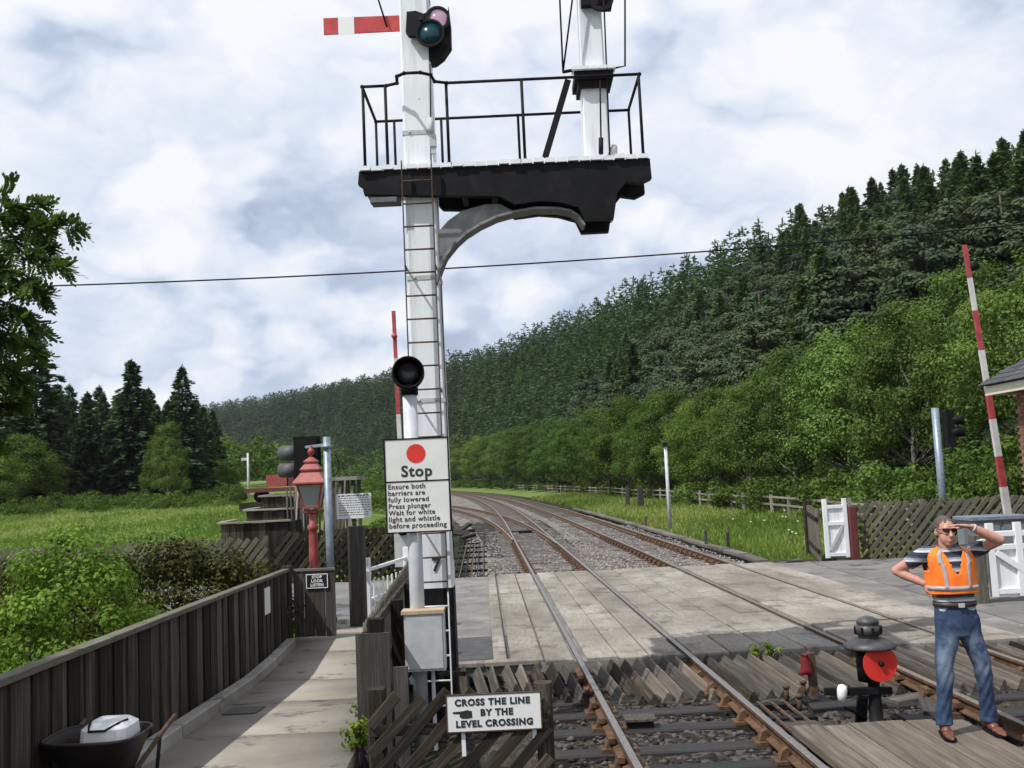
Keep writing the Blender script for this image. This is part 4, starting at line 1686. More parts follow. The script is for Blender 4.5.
# thin wires down to the base
mb = MB().tube([at_y(441, 284, 11.2), at_y(449, 470, 11.2), at_y(454, 560, 11.2)], .006, 5).build('signal_wire', M_black, sg)

# left semaphore arm
def quad_prism(pxs, Y, depth):
    return MB().prism(prof(pxs, Y), (0, Y, 0), (1, 0, 0), (0, 0, 1), (0, 1, 0), depth)


arm = quad_prism([(323.5, 18.5), (404, 15.5), (404, 31), (324, 35)], 11.6, .02).build('semaphore_arm', M_red, sg)
quad_prism([(338, 17.6), (354, 17.0), (354.4, 34), (338.4, 34.6)], 11.588, .004).build('arm_stripe', M_white_clean, arm)
MB().tube([at_y(374, -14, 11.55), at_y(387, 27, 11.55)], .011, 6).build('arm_rod', M_black, arm)
mb = MB()
yp = 11.13
mb.prism(prof([(407, 13), (416, 12), (424, 15), (424, 36), (409, 37), (406, 33)], yp), (0, yp, 0), (1, 0, 0), (0, 0, 1), (0, 1, 0), .07)
mb.lathe(at_y(421, 20.5, yp - .05), [(.02, 0), (.02, .03)], 10, axis=(0, -1, 0))
mb.tube([at_y(415, 24, 11.13), at_y(403, 24, 11.6)], .03, 8)
# spectacle casting round the two glasses
def ring(cpx, r_in, r_out, Y, depth, n=24):
    c = at_y(*cpx, Y)
    for k in range(n):
        a0, a1 = 2 * math.pi * k / n, 2 * math.pi * (k + 1) / n
        pl = [(c.x + r * math.cos(a), c.z + r * math.sin(a)) for r, a in ((r_in, a0), (r_out, a0), (r_out, a1), (r_in, a1))]
        mb.prism(pl, (0, Y, 0), (1, 0, 0), (0, 0, 1), (0, 1, 0), depth)


ring((437.5, 18.5), .115, .145, yp - .02, .035)
ring((430, 33), .14, .165, yp - .05, .035)
mb.prism(prof([(424, 14), (432, 10), (430, 22), (424, 30)], yp), (0, yp, 0), (1, 0, 0), (0, 0, 1), (0, 1, 0), .03)
spec = mb.build('spectacle', M_black, sg)
c = at_y(437.5, 18.5, yp - .02)
MB().lathe(c, [(.128, -.004), (.128, .004)], 24, axis=(0, -1, 0)).build('red_glass', G_pink, spec)
c = at_y(430, 33, yp - .05)
MB().lathe(c, [(.15, -.004), (.15, .004)], 24, axis=(0, -1, 0)).build('green_glass', G_teal, spec)
# signal lamp hanging behind the spectacle
mb = MB()
mb.prism(prof([(430, 40), (446, 28), (449, 10), (451, 26), (451.5, 47), (444, 58), (436, 64), (429, 65), (427, 55)], 11.3), (0, 11.3, 0), (1, 0, 0), (0, 0, 1), (0, 1, 0), .2)
mb.build('signal_lamp', M_black, sg)
# spectacle of the right arm, cut by the picture's top edge
mb = MB()
ring((601, -1), .10, .15, DY - .24, .04)
mb.box(at_y(589, 0, DY - .2), (.2, .1, .16))
mb.box(at_y(603, 2, DY - .1), (.2, .2, .16))
mb.build('spectacle', M_black, sg)
mb = MB().prism(prof([(470, -30), (585, -36), (585, -16), (470, -12)], 11.98), (0, 11.98, 0), (1, 0, 0), (0, 0, 1), (0, 1, 0), .02)
mb.build('semaphore_arm', M_red, sg)
# balance levers and wires at the post foot
mb = MB()
mb.bar((PX - .35, 11.1, .35), (PX + .3, 11.1, .3), .05, .02)
mb.lathe((PX - .35, 11.1, .35), [(.07, -.04), (.07, .04)], 12, axis=(0, 1, 0))
mb.build('balance_lever', M_black, sg)

# ------------------------------------------------------------------ stop board on its pole
SX, SY = -1.075, 10.42
st = thing('stop_sign', 'white Stop board with red disc on a grey pole with black lamp', 'sign', (SX, SY, -.3))
MB().tube([(SX, SY, -.3), (SX, SY, 3.38)], .075, 16).build('pole', M_polegrey, st)
MB().tube([(SX, SY, 3.3), (SX, SY, 3.42)], .09, 12).build('collar', M_black, st)
zc = at_y(409, 373, SY - .1).z
lampm = MB()
lc_ = Vector((SX - .005, SY - .04, zc))
ax = Vector((.12, -1, .02)).normalized()
lampm.lathe(lc_, [(.05, -.14), (.11, -.1), (.15, -.02), (.165, .0), (.172, .02), (.168, .14), (.152, .14), (.15, .03), (.02, .02)], 28, axis=ax)
lmp = lampm.build('signal_lamp', M_black, st)
MB().lathe(lc_ + ax * .03, [(.13, 0), (.1, .03), (.0, .045)], 24, axis=ax).build('lens', M_black_gloss, lmp)
cs = at_y(417.5, 485, SY - .1)
ws, hs_ = .655, .955
Mf = face_matrix(cs, (1, 0, 0), (0, 0, 1))
bd = MB()
bd.box(cs, (ws, .016, hs_))
board = bd.build('sign_board', M_sign_white, st)
mb = MB()
for sx in (-1, 1):
    mb.box(cs + Vector((sx * ws / 2, 0, 0)), (.014, .026, hs_ + .014))
for sz in (-1, 1):
    mb.box(cs + Vector((0, 0, sz * hs_ / 2)), (ws - .014, .026, .014))
zdv = at_y(417, 481, SY - .1).z
mb.box((cs.x, cs.y - .006, zdv), (ws - .014, .012, .014))
mb.build('sign_frame', M_black, st)
cd = at_y(416, 453.5, SY - .1)
MB().lathe(cd + Vector((0, -.009, 0)), [(.098, 0), (.098, .002)], 40, axis=(0, -1, 0), smooth=False).build('red_disc', M_red_disc, board)
yt = cs.y - .0095
text_mesh('lettering', 'Stop', .158, M_ink, board, face_matrix((cs.x - .003, yt, at_y(416, 471.5, SY - .1).z), (1, 0, 0), (0, 0, 1)), bold=.0045, spacing=1.12)
lines = ['Ensure both', 'barriers are', 'fully lowered', 'Press plunger', 'Wait for white', 'light and whistle', 'before proceeding']
for i, s_ in enumerate(lines):
    z = zdv - .052 - i * .0665
    text_mesh('lettering', s_, .0715, M_ink, board, face_matrix((cs.x - ws / 2 + .022, yt, z), (1, 0, 0), (0, 0, 1)), 'LEFT', bold=.0012, spacing=1.10)
# equipment box on the pole
cb = at_y(425.5, 641, SY - .12)
mb = MB().box(cb, (.40, .2, .56))
mb.box(cb + Vector((0, -.104, 0)), (.36, .012, .51))
bx = mb.build('equipment_box', M_greypaint, st)
MB().box(cb + Vector((-.01, 0, .3)), (.43, .24, .035)).build('box_lid', mat('bleached_board', [(.3, .21, .12), (.42, .31, .2), (.5, .39, .27)], 3, .8, .2, stretch=(1, 8, 1)), bx)
mb = MB()
for s_ in (-.15, .16):
    mb.bar((SX + s_ - .02, SY - .05, -.3), (SX + s_ - .02, SY - .05, cb.z - .28), .035, .035)
mb.build('support_leg', M_white, st)

# ------------------------------------------------------------------ slanted paling fence in front, with its sign
def paling(name, label, A, Bp, h, spacing, w, t, slant, m, posts=(), rails=(.25, .75), cross=False, z0=None, z1=None, cat='fence', m_post=None, hj=.03, rail_m=None):
    """fence of slanted palings from A to Bp (ground points); each paling its own board"""
    A, Bp = Vector(A), Vector(Bp)
    d = Bp - A
    Lg = math.hypot(d.x, d.y)
    u = Vector((d.x / Lg, d.y / Lg, 0))
    n = Vector((u.y, -u.x, 0))
    f = thing(name, label, cat, A)
    gz = lambda s: A.z + d.z * s / Lg
    for k in rails:
        plank('rail', A + Vector((0, 0, k * h)) + n * -.03, Bp + Vector((0, 0, k * h)) + n * -.03, .05, .08, rail_m or m, f, xhint=n)
    s = -slant * h
    while s < Lg:
        lo, hi = max(s, 0), min(s + slant * h, Lg)
        if hi - lo > .15 * abs(slant) * h:
            za = (lo - s) / (slant * h) * h
            zb_ = (hi - s) / (slant * h) * h
            p0 = A + u * lo + Vector((0, 0, gz(lo) - A.z + za))
            p1 = A + u * hi + Vector((0, 0, gz(hi) - A.z + zb_ + rnd.uniform(-hj, hj)))
            plank('paling', p0 + n * .01, p1 + n * .01, t, w * rnd.choice((.92, 1.0, 1.06)), m, f, xhint=n)
        s += spacing * rnd.uniform(.93, 1.07)
    if cross:
        s = 0
        while s < Lg + slant * h:
            hi, lo = min(s, Lg), max(s - slant * h, 0)
            if hi - lo > .2 * slant * h:
                p0 = A + u * hi + Vector((0, 0, (s - hi) / slant))
                p1 = A + u * lo + Vector((0, 0, (s - lo) / slant))
                plank('paling', p0 - n * .075, p1 - n * .075, t, w, m, f, xhint=n)
            s += spacing * 1.1
    for s in posts:
        p = A + u * s
        plank('post', p + Vector((0, 0, -.4)) - n * .13, p + Vector((0, 0, h + .03)) - n * .13, .13, .13, m_post or m, f, xhint=n)
    return f


fy = 7.85
paling('paling_fence', 'near slanted paling fence carrying the white crossing sign', (-1.2, fy, -.12), (.16, fy - .05, -.12), .9, .205, .085, .03, .95, M_timber_fence,
       posts=(.03, 1.33), rails=(.22, .7), hj=.05)
sgn = thing('crossing_sign', 'white enamel sign telling people to cross the line by the level crossing', 'sign', at_y(494, 712, fy - .075))
cw = worigin(sgn)
W2, H2 = .715, .272
sb = MB().box(cw, (W2, .012, H2)).build('sign_board', M_white_clean, sgn)
mb = MB()
for sx in (-1, 1):
    mb.box(cw + Vector((sx * W2 / 2, 0, 0)), (.009, .018, H2 + .009))
for sz in (-1, 1):
    mb.box(cw + Vector((0, 0, sz * H2 / 2)), (W2 - .009, .018, .009))
mb.build('sign_frame', M_rust, sgn)
yy = cw.y - .0075
for s_, dx, dz in (('CROSS THE LINE', -.01, .078), ('BY THE', .02, .0), ('LEVEL CROSSING', 0.0, -.08)):
    text_mesh('lettering', s_, .067, M_ink, sb, face_matrix((cw.x + dx, yy, cw.z + dz), (1, 0, 0), (0, 0, 1)), bold=.0032, spacing=1.16 if s_[0] != 'B' else 1.16)
hand = [(-.315, .008), (-.31, .016), (-.235, .02), (-.2, .028), (-.185, .02), (-.168, .02), (-.165, -.03), (-.2, -.036), (-.245, -.034), (-.262, -.02), (-.258, .0), (-.30, .002)]
MB().prism([(a + .0, c) for a, c in hand], (cw.x, yy, cw.z - .002), (1, 0, 0), (0, 0, 1), (0, -1, 0), .002).build('pointing_hand', M_ink, sb)
for s_ in (-.24, .3):
    MB().box(cw + Vector((s_, .03, -.1)), (.03, .03, .44)).build('support', M_white, sgn)
# fence running back along the right side of the path
fz = lambda Y: .05 + pz(Y) * .6
f2 = thing('paling_fence', 'dark slanted paling fence along the right side of the sloping path', 'fence', (XR(8.4), 8.4, 0))
Yb = 8.35
while Yb < 16.6:
    a = Vector((XR(Yb), Yb, pz(Yb) - .05))
    Y2 = Yb + .62
    c = Vector((XR(Y2), Y2, 1.18 - .012 * (Y2 - 8)))
    plank('paling', a, c, .03, .085, M_timber_moss, f2, xhint=(1, 0, 0))
    Yb += .2
for k in (.35, .85):
    plank('rail', (XR(8.4) + .05, 8.4, pz(8.4) + k), (XR(17) + .05, 17.0, pz(17) + k), .05, .09, M_timber_fence, f2, xhint=(1, 0, 0))
for Yp in (8.42, 11.2, 14.0, 16.9):
    plank('post', (XR(Yp) + .14, Yp, -.3), (XR(Yp) + .14, Yp, pz(Yp) + 1.0), .13, .13, M_timber_fence, f2)
plank('end_board', (XR(8.42) + .12, 8.35, pz(8.4) - .2), (XR(8.42) + .12, 8.35, 1.18), .28, .03, M_timber_dark, f2)
plank('end_board', (XR(8.42) + .34, 8.355, pz(8.4) - .3), (XR(8.42) + .34, 8.355, .9), .12, .03, M_timber_dark, f2)

# ------------------------------------------------------------------ cattle guards: arris timbers at the crossing edges
ARR = {}


def arris(name, p0, p1, w, h, m, parent, roll):
    p0, p1 = Vector(p0), Vector(p1)
    L_ = round((p1 - p0).length, 1)
    key = (w, h, L_, m.name)
    if key not in ARR:
        c = .012
        pr = [(-w / 2, 0), (w / 2, 0), (c, h), (-c, h)]
        k = 4
        vs = [(a, b_, -L_ / 2) for a, b_ in pr] + [(a, b_, L_ / 2) for a, b_ in pr]
        fs = [(i, (i + 1) % k, k + (i + 1) % k, k + i) for i in range(k)] + [(3, 2, 1, 0), (4, 5, 6, 7)]
        ARR[key] = MB().add(vs, fs).mesh(name, m)
    z = (p1 - p0).normalized()
    x = Vector((1, 0, 0))
    x = (x - z * x.dot(z)).normalized()
    y = z.cross(x)
    if y.z < 0:
        x, y = -x, -y
    B = Matrix((x, y, z)).transposed().to_4x4()
    return link(name, ARR[key], parent, Matrix.Translation((p0 + p1) / 2) @ B @ Matrix.Rotation(roll, 4, 'Z'))


def guard(label, xa, xb, Ya, Yb, n, fc, za=-.15, zb=-.24, m=M_timber):
    t = thing('cattle_guard', label, 'cattle guard', (float(fc(Ya)) + (xa + xb) / 2, (Ya + Yb) / 2, -.24), 'cattle guards at the crossing edges')
    for i in range(n):
        u = (i + .5) / n
        x = xa + (xb - xa) * u
        sk = .10
        arris('timber', (float(fc(Ya)) + x, Ya + rnd.uniform(-.03, .03), za), (float(fc(Yb)) + x + sk + rnd.uniform(-.03, .03), Yb + rnd.uniform(-.07, .07), zb + rnd.uniform(-.01, .02)),
              rnd.choice((.12, .14, .16)), .13, rnd.choice([M_timber, M_timber_fence, M_timber, M_deck]), t, rnd.uniform(-.2, .08))
    plank('bearer', (float(fc(Yb)) + xa - .05, Yb + .12, zb - .03), (float(fc(Yb)) + xb + .1, Yb + .12, zb - .03), .1, .2, M_timber_dark, t, xhint=(0, 0, 1))
    plank('bearer', (float(fc(Ya)) + xa - .05, Ya + .02, za - .05), (float(fc(Ya)) + xb + .05, Ya + .02, za - .05), .1, .1, M_timber_dark, t, xhint=(0, 0, 1))
    return t


guard('slatted timber cattle guard left of the near track, behind the crossing sign', -2.35, -.82, 13.3, 11.75, 8, xc1)
guard('timber cattle guard between the rails of the near track', -.58, .62, 13.3, 11.6, 7, xc1)
guard('timber cattle guard between the two tracks, behind the ground signal', .85, 2.68, 13.3, 11.5, 10, xc1)
guard('timber cattle guard between the rails of the far track', -.58, .62, 13.3, 11.5, 7, xc2)
guard('timber cattle guard right of the far track, behind the man', .85, 2.7, 13.3, 11.3, 10, xc2)
guard('timber cattle guard across the far side of the near track', -.58, .62, 25.4, 26.9, 7, xc1, za=-.17)
guard('timber cattle guard on the far crossing edge, left of the near track', -2.2, -.82, 25.4, 26.9, 7, xc1, za=-.17)
# ------------------------------------------------------------------ board fence along the path (left)
FT = lambda Y: 1.11 + .026 * (15.8 - Y)
bf = thing('board_fence', 'dark weathered vertical board fence along the left side of the path', 'fence', (XL(9), 9, pz(9)))
y = 2.6
i = 0
while y < 15.7:
    w = rnd.choice((.14, .15, .16))
    off_ = -.012 if i % 2 else .012
    x = XL(y + w / 2) + off_
    plank('board', (x, y + w / 2, pz(y) - .1), (x, y + w / 2, FT(y) - .02 + rnd.uniform(-.012, .006)), .022, w + .012, M_timber if rnd.random() < .16 else M_timber_fence, bf, xhint=(1, 0, 0), ch=.06)
    y += w
    i += 1
plank('cap_rail', (XL(2.6), 2.6, FT(2.6) + .005), (XL(15.8), 15.8, FT(15.8) + .005), .11, .045, M_timber_moss, bf, xhint=(1, 0, 0))
for k in (.35, .85):
    plank('back_rail', (XL(2.6) - .06, 2.6, pz(2.6) + k), (XL(15.8) - .06, 15.8, pz(15.8) + k), .05, .09, M_timber_dark, bf, xhint=(1, 0, 0))
for Yp in (3.2, 5.9, 8.4, 10.9, 13.4):
    plank('post', (XL(Yp) - .13, Yp, -.4), (XL(Yp) - .13, Yp, FT(Yp) - .03), .12, .12, M_timber_dark, bf)
plank('end_post', (XL(15.86), 15.86, -.4), (XL(15.86), 15.86, 1.18), .14, .14, M_timber_fence, bf)
# paper notice pinned to the boards
pn = at_z(260, 599, .72)
pY = 14.0
pc = Vector((XL(pY) + .035, pY, .86))
nt_ = MB().box(pc, (.006, .30, .36)).build('paper_notice', M_sign_white)
tag(nt_, 'small white paper notice pinned to the board fence', 'notice')
# boarded gate across the end of the fence, with the black sign
gt = thing('board_gate', 'short boarded wooden gate across the path end, with small black sign', 'gate', (XL(15.9) + .1, 15.95, 0))
x = XL(15.9) + .09
xs = [x + .165 * k for k in range(4)]
for k, xx in enumerate(xs):
    plank('board', (xx + .08, 15.95, .06), (xx + .08, 15.95, 1.08 - .004 * k), .158, .025, M_timber, gt, ch=.08)
plank('top_rail', (xs[0], 15.95, 1.095), (xs[-1] + .165, 15.95, 1.09), .06, .04, M_timber_moss, gt, xhint=(0, 1, 0))
plank('batten', (xs[0], 15.975, .3), (xs[-1] + .165, 15.975, .3), .025, .09, M_timber_dark, gt, xhint=(0, 1, 0))
sl = thing('warning_sign', 'small black Stop Look Listen sign on the boarded gate', 'sign', at_y(317, 581, 15.92))
c = worigin(sl)
sbd = MB().box(c, (.345, .012, .225)).build('sign_board', M_black_gloss, sl)
mb = MB()
for sx in (-1, 1):
    mb.box(c + Vector((sx * .165, -.007, 0)), (.012, .004, .222))
for sz in (-1, 1):
    mb.box(c + Vector((0, -.007, sz * .105)), (.318, .004, .012))
mb.build('sign_border', M_white_clean, sl)
for k, s_ in enumerate(('STOP', 'LOOK', 'LISTEN')):
    text_mesh('lettering', s_, .062, M_white_clean, sbd, face_matrix((c.x, c.y - .007, c.z + .062 - .062 * k), (1, 0, 0), (0, 0, 1)), bold=.002, spacing=1.1)

# ------------------------------------------------------------------ red station lamp
LX, LY = at_y(313.5, 545, 17.3).x, 17.3
lm = thing('station_lamp', 'red cast-iron station lamp post with four-sided glass lantern', 'lamp post', (LX, LY, 0))
z_ = lambda py: at_y(314, py, LY).z
MB().lathe((LX, LY, 0), [(.14, 0), (.14, .25), (.1, .3), (.085, .34), (.075, z_(535)), (.07, z_(531)), (.095, z_(529)), (.095, z_(526)), (.065, z_(524)), (.06, z_(515)), (.05, z_(512))], 16).build('post', M_red_lamp, lm)
zb0, zb1, zt0 = z_(511), z_(507), z_(485)
mb = MB()
for sx in (-1, 1):
    for sy in (-1, 1):
        mb.bar((LX + sx * .125, LY + sy * .125, zb1), (LX + sx * .205, LY + sy * .205, zt0), .032, .032)
mb.box((LX, LY, zb1), (.29, .29, .035))
mb.box((LX, LY, zt0 + .01), (.46, .46, .035))
mb.box((LX, LY, zb0), (.16, .16, .06))
for s in (-1, 1):
    mb.bar((LX + s * .02, LY, zb0 - .04), (LX + s * .2, LY, zb0 + .0), .03, .03)
lan = mb.build('lantern_frame', M_red_lamp, lm)
for k in range(4):
    a = k * math.pi / 2
    Rz = Matrix.Rotation(a, 3, 'Z')
    vs = [Rz @ Vector(v) + Vector((LX, LY, 0)) for v in ((-.12, -.127, zb1 + .015), (.12, -.127, zb1 + .015), (.195, -.203, zt0 - .01), (-.195, -.203, zt0 - .01))]
    vs2 = [v + Rz @ Vector((0, .006, 0)) for v in vs]
    MB().add(vs + vs2, [(0, 1, 2, 3), (7, 6, 5, 4), (0, 4, 5, 1), (1, 5, 6, 2), (2, 6, 7, 3), (3, 7, 4, 0)]).build('pane', G_lamp, lan)
MB().lathe((LX, LY, zb1 + .1), [(.03, -.06), (.03, .06), (.045, .1), (.04, .16), (.0, .19)], 10).build('bulb', M_white_clean, lan)
mb = MB()
r2_ = math.sqrt(2)
mb.lathe((LX, LY, zt0 + .025), [(.30 * r2_ * .93, 0), (.30 * r2_ * .93, .025), (.15 * r2_, .2), (.15 * r2_, .22), (.17 * r2_, .225), (.17 * r2_, .25), (.1 * r2_, .34), (.1 * r2_, .36), (.115 * r2_, .365), (.115 * r2_, .385), (.04, .46)], 4, smooth=False)
rf = mb.build('lantern_roof', M_red_lamp, lm)
MB().lathe((LX, LY, zt0 + .48), [(.025, -.03), (.02, .02), (.05, .06), (.06, .1), (.045, .14), (.015, .17), (.02, .19), (.0, .21)], 12).build('finial', M_red_lamp, rf)

# ------------------------------------------------------------------ road traffic signal seen from behind (left)
TX, TY = at_y(331, 590, 16.9).x, 16.9
ts = thing('traffic_signal', 'back of crossing traffic signal on a blue-grey pole behind the red lamp', 'traffic light', (TX, TY, 0))
MB().tube([(TX, TY, -.2), (TX, TY, at_y(325, 437, TY).z)], .064, 14).build('pole', M_galv, ts)
b0, b1 = at_y(293.5, 437, 17.75), at_y(321.5, 478, 17.75)
mb = MB().box(((b0.x + b1.x) / 2, 17.75, (b0.z + b1.z) / 2), (b1.x - b0.x, .05, b0.z - b1.z))
mb.box(((b0.x + b1.x) / 2 + .02, 17.64, (b0.z + b1.z) / 2), (.34, .16, .66))
mb.build('backboard', M_black, ts)
MB().bar((TX, TY, b0.z - .2), ((b0.x + b1.x) / 2, 17.6, b0.z - .2), .05, .05).build('bracket', M_galv, ts)
for py in (453, 470):
    p = at_y(292, py, 17.95)
    MB().lathe(p, [(.135, -.1), (.135, .24), (.12, .24), (.115, -.08)], 16, axis=(-.85, .55, .0)).build('lamp_hood', mat('hood_grey', [(.05, .052, .056), (.09, .092, .098)], 6, .6) if 'hood_grey' not in MATS else MATS['hood_grey'], ts)
cab = []
for k in range(13):
    a = -1.2 + 2.6 * k / 12
    p = at_y(332 + 7 * math.cos(a), 465 + 11 * math.sin(a), TY - .05)
    cab.append(p)
MB().tube(cab, .011, 6).build('cable', M_black, ts)
MB().tube([at_y(327, 447, TY) + Vector((0, 0, -.02)), at_y(327, 447, TY) + Vector((0, 0, .03))], .1, 14).build('clamp', M_galv, ts)

# ------------------------------------------------------------------ notice board on a dark timber post
dp = at_y(357.5, 575, 17.3)
np_ = thing('gate_post', 'thick dark weathered timber post at the end of the path', 'post', (dp.x, 17.3, 0))
plank('post', (dp.x, 17.3, -.3), (dp.x, 17.3, at_y(357, 526, 17.3).z), .27, .24, M_timber_dark, np_, ch=.06)
nb = thing('notice_board', 'white notice board crowded with small print above the dark timber post', 'sign', (dp.x - .06, 17.42, at_y(355, 520, 17.4).z))
c = at_y(354, 506, 17.35)
bd_ = MB().box(c, (.6, .015, .425)).build('sign_board', mat('notice_white', [(.6, .63, .66), (.7, .73, .75)], 5, .5), nb)
mb = MB()
r3 = random.Random(8)
for k in range(9):
    z = c.z + .18 - k * .041
    x = c.x - .26 + (.03 if k in (1, 2) else 0)
    while x < c.x + .24:
        w = r3.uniform(.02, .06)
        mb.box((x + w / 2, c.y - .0085, z), (w, .002, .02 if k == 0 else .012))
        x += w + .014
tag(mb.build('small_print', M_ink, bd_), kind='stuff')
MB().bar((c.x, 17.39, 1.4), (c.x, 17.39, c.z + .15), .05, .05).build('support', M_timber_dark, nb)

# ------------------------------------------------------------------ white hand gate at the path end
A_, B_ = at_y(368, 600, 18.3), at_y(407, 580, 20.6)
wg = thing('hand_gate', 'low white picket hand gate behind the path-side fence', 'gate', (A_.x, A_.y, 0))
zt = at_y(368, 558, 18.3).z
plank('gate_post', (A_.x, A_.y, -.1), (A_.x, A_.y, zt), .12, .12, M_white, wg)
plank('gate_post', (B_.x, B_.y, -.1), (B_.x, B_.y, zt + .02), .12, .12, M_white, wg)
for z in (zt - .22, .3):
    plank('rail', (A_.x, A_.y, z), (B_.x, B_.y, z + .02), .05, .06, M_white, wg, xhint=(1, 0, 0))
for k in range(1, 9):
    u = k / 9
    p = A_.lerp(B_, u)
    plank('picket', (p.x + .03, p.y, .12), (p.x + .03, p.y, zt - .42), .022, .1, M_white, wg, xhint=(1, 0, 0))

# ------------------------------------------------------------------ paling fences beyond the road (left)
paling('paling_fence', 'slanted paling fence between the dark hedge and the meadow', (-17, 27.6, -.32), (-7.1, 28.4, -.32), 1.35, .24, .13, .03, .8, M_timber_moss, posts=(0, 2.5, 5, 7.4, 9.9), rail_m=M_timber_fence)
paling('paling_fence', 'lattice paling fence behind the notice board and white gate', (-6.9, 28.5, -.32), (-2.9, 29.2, -.32), 1.45, .22, .12, .03, .8, M_timber_fence, posts=(0, 2.0, 3.9), cross=True)

# ------------------------------------------------------------------ timber coal bunkers and pole stack in the yard
def bunker(label, x0, x1, Y0, dep, ztop, cap=.06):
    zg = -.35
    t = thing('timber_bunker', label, 'bunker', ((x0 + x1) / 2, Y0, zg), 'stepped timber bunkers')
    n = max(4, int((x1 - x0) / .24))
    w = (x1 - x0) / n
    for k in range(n):
        x = x0 + w * (k + .5)
        plank('board', (x, Y0 + rnd.uniform(-.015, .015), zg), (x, Y0, ztop - rnd.uniform(0, .03)), w - .012, .06, M_timber_fence, t)
    for k in range(int(dep / .26)):
        y = Y0 + .13 + .26 * k
        for x in (x0, x1):
            plank('board', (x, y, zg), (x, y, ztop - .02), .06, .248, M_timber_fence, t)
    plank('cap_board', (x0 - .1, Y0 - .03, ztop + .02), (x1 + .1, Y0 - .03, ztop + .02), .22, cap, M_timber_pale, t, xhint=(0, 1, 0))
    plank('roof_board', (x0 - .1, Y0 + .1, ztop + .03), (x0 - .1, Y0 + dep, ztop + .06), .2, .05, M_timber_pale, t, xhint=(1, 0, 0))
    mb = MB().box(((x0 + x1) / 2, Y0 + dep / 2, ztop - .08), (x1 - x0 - .1, dep - .1, .05))
    mb.build('lid', M_timber_dark, t)
    return t


e1 = at_y(222, 524, 33)
bunker('lowest, front timber bunker with pale capping board', e1.x, at_y(288, 522, 33).x, 33, 2.0, e1.z)
e2 = at_y(247, 511, 36)
bunker('middle of the three stepped timber bunkers', e2.x, at_y(292, 507, 36).x, 36, 2.0, e2.z)
e3 = at_y(262, 497, 39)
bunker('tallest, rearmost timber bunker beside the pole stack', e3.x, at_y(302, 492, 39).x, 39, 2.2, e3.z)
pk = thing('pole_rack', 'rack of thin pale upright poles behind the red lamp', 'pole stack', (at_y(317, 520, 34.5).x, 34.5, -.35))
for k in range(34):
    px = 289 + k * 1.66
    p = at_y(px, 520, 34.3 + rnd.uniform(0, .8))
    zt = at_y(px, 486 + rnd.uniform(-7, 8), 34.5).z
    MB().tube([(p.x, p.y, -.36), (p.x + rnd.uniform(-.22, .22), p.y, zt)], rnd.uniform(.022, .04), 5).build('pole', rnd.choice([M_timber_pale, M_timber, M_timber_moss]), pk)
a, c = at_y(288, 497, 34.9), at_y(346, 494, 34.9)
plank('cross_rail', (a.x, 34.95, a.z), (c.x, 34.95, a.z), .07, .07, M_timber, pk, xhint=(0, 1, 0))
plank('cross_rail', (a.x, 34.95, .3), (c.x, 34.95, .3), .07, .07, M_timber, pk, xhint=(0, 1, 0))
hut = thing('timber_trestle', 'open timber trestle with grey flat top behind the notice board', 'trestle', (at_y(345, 500, 40).x, 40, -.35))
a, c = at_y(334, 479, 40), at_y(354, 478, 40)
for px in (335, 341, 347, 353):
    p = at_y(px, 490, 40)
    plank('post', (p.x, 40, -.4), (p.x, 40, a.z - .06), .14, .14, M_timber, hut)
    plank('post', (p.x, 41.6, -.4), (p.x, 41.6, a.z - .06), .14, .14, M_timber, hut)
for s_ in (0, 1):
    plank('brace', (at_y(335 + 12 * s_, 490, 40).x, 39.9, .2), (at_y(341 + 12 * s_, 490, 40).x, 39.9, a.z - .3), .1, .04, M_timber_pale, hut)
MB().box(((a.x + c.x) / 2, 40.8, a.z), (c.x - a.x + .3, 2.2, .14)).build('top', M_concrete, hut)

# ------------------------------------------------------------------ red wagon and white post far across the yard
wx = at_y(290, 486, 78)
wag = thing('flat_wagon', 'dark flat railway wagon with red end standing in the far yard', 'wagon', (wx.x, 78, -.3))
zf = at_y(290, 489, 78).z
mb = MB().box((wx.x, 78, zf), (6.4, 2.4, .3))
mb.build('frame', M_maroon, wag)
p0, p1 = at_y(270, 487, 78), at_y(290, 474, 78)
MB().box(((p0.x + p1.x) / 2, 78, (p0.z + p1.z) / 2), (p1.x - p0.x, 2.3, p1.z - p0.z)).build('red_load', M_red_lamp, wag)
MB().box(((p1.x + .9), 78, (p0.z + p1.z) / 2 + .05), (1.6, 2.2, p1.z - p0.z + .1)).build('dark_load', M_maroon, wag)
for sx in (-2.2, 2.2):
    for sy in (-.75, .75):
        MB().lathe((wx.x + sx, 78 + sy, zf - .45), [(.1, -.06), (.42, -.05), (.45, 0), (.42, .06), (.1, .07)], 16, axis=(0, 1, 0)).build('wheel', M_black, wag)
hx = float(hz(wx.x, 78))
# embankment of the yard siding under the wagon
sheet('siding_bank', [(wx.x - 3.5, 76.3), (wx.x + 4.5, 76), (wx.x + 5, 81), (wx.x - 3.5, 81)], zf - .9, MATS['grass_and_earth'], 2.2)
p = at_y(248.5, 487, 92)
wp = thing('distant_signal_post', 'thin white post with small arm far across the meadow', 'post', (p.x, 92, float(hz(p.x, 92))))
zt = at_y(248, 453, 92).z
MB().tube([(p.x, 92, float(hz(p.x, 92)) - .3), (p.x, 92, zt)], [.13, .1], 10).build('post', M_greypaint, wp)
MB().box((p.x - .3, 92, zt - .55), (.6, .1, .25)).build('arm', M_greypaint, wp)

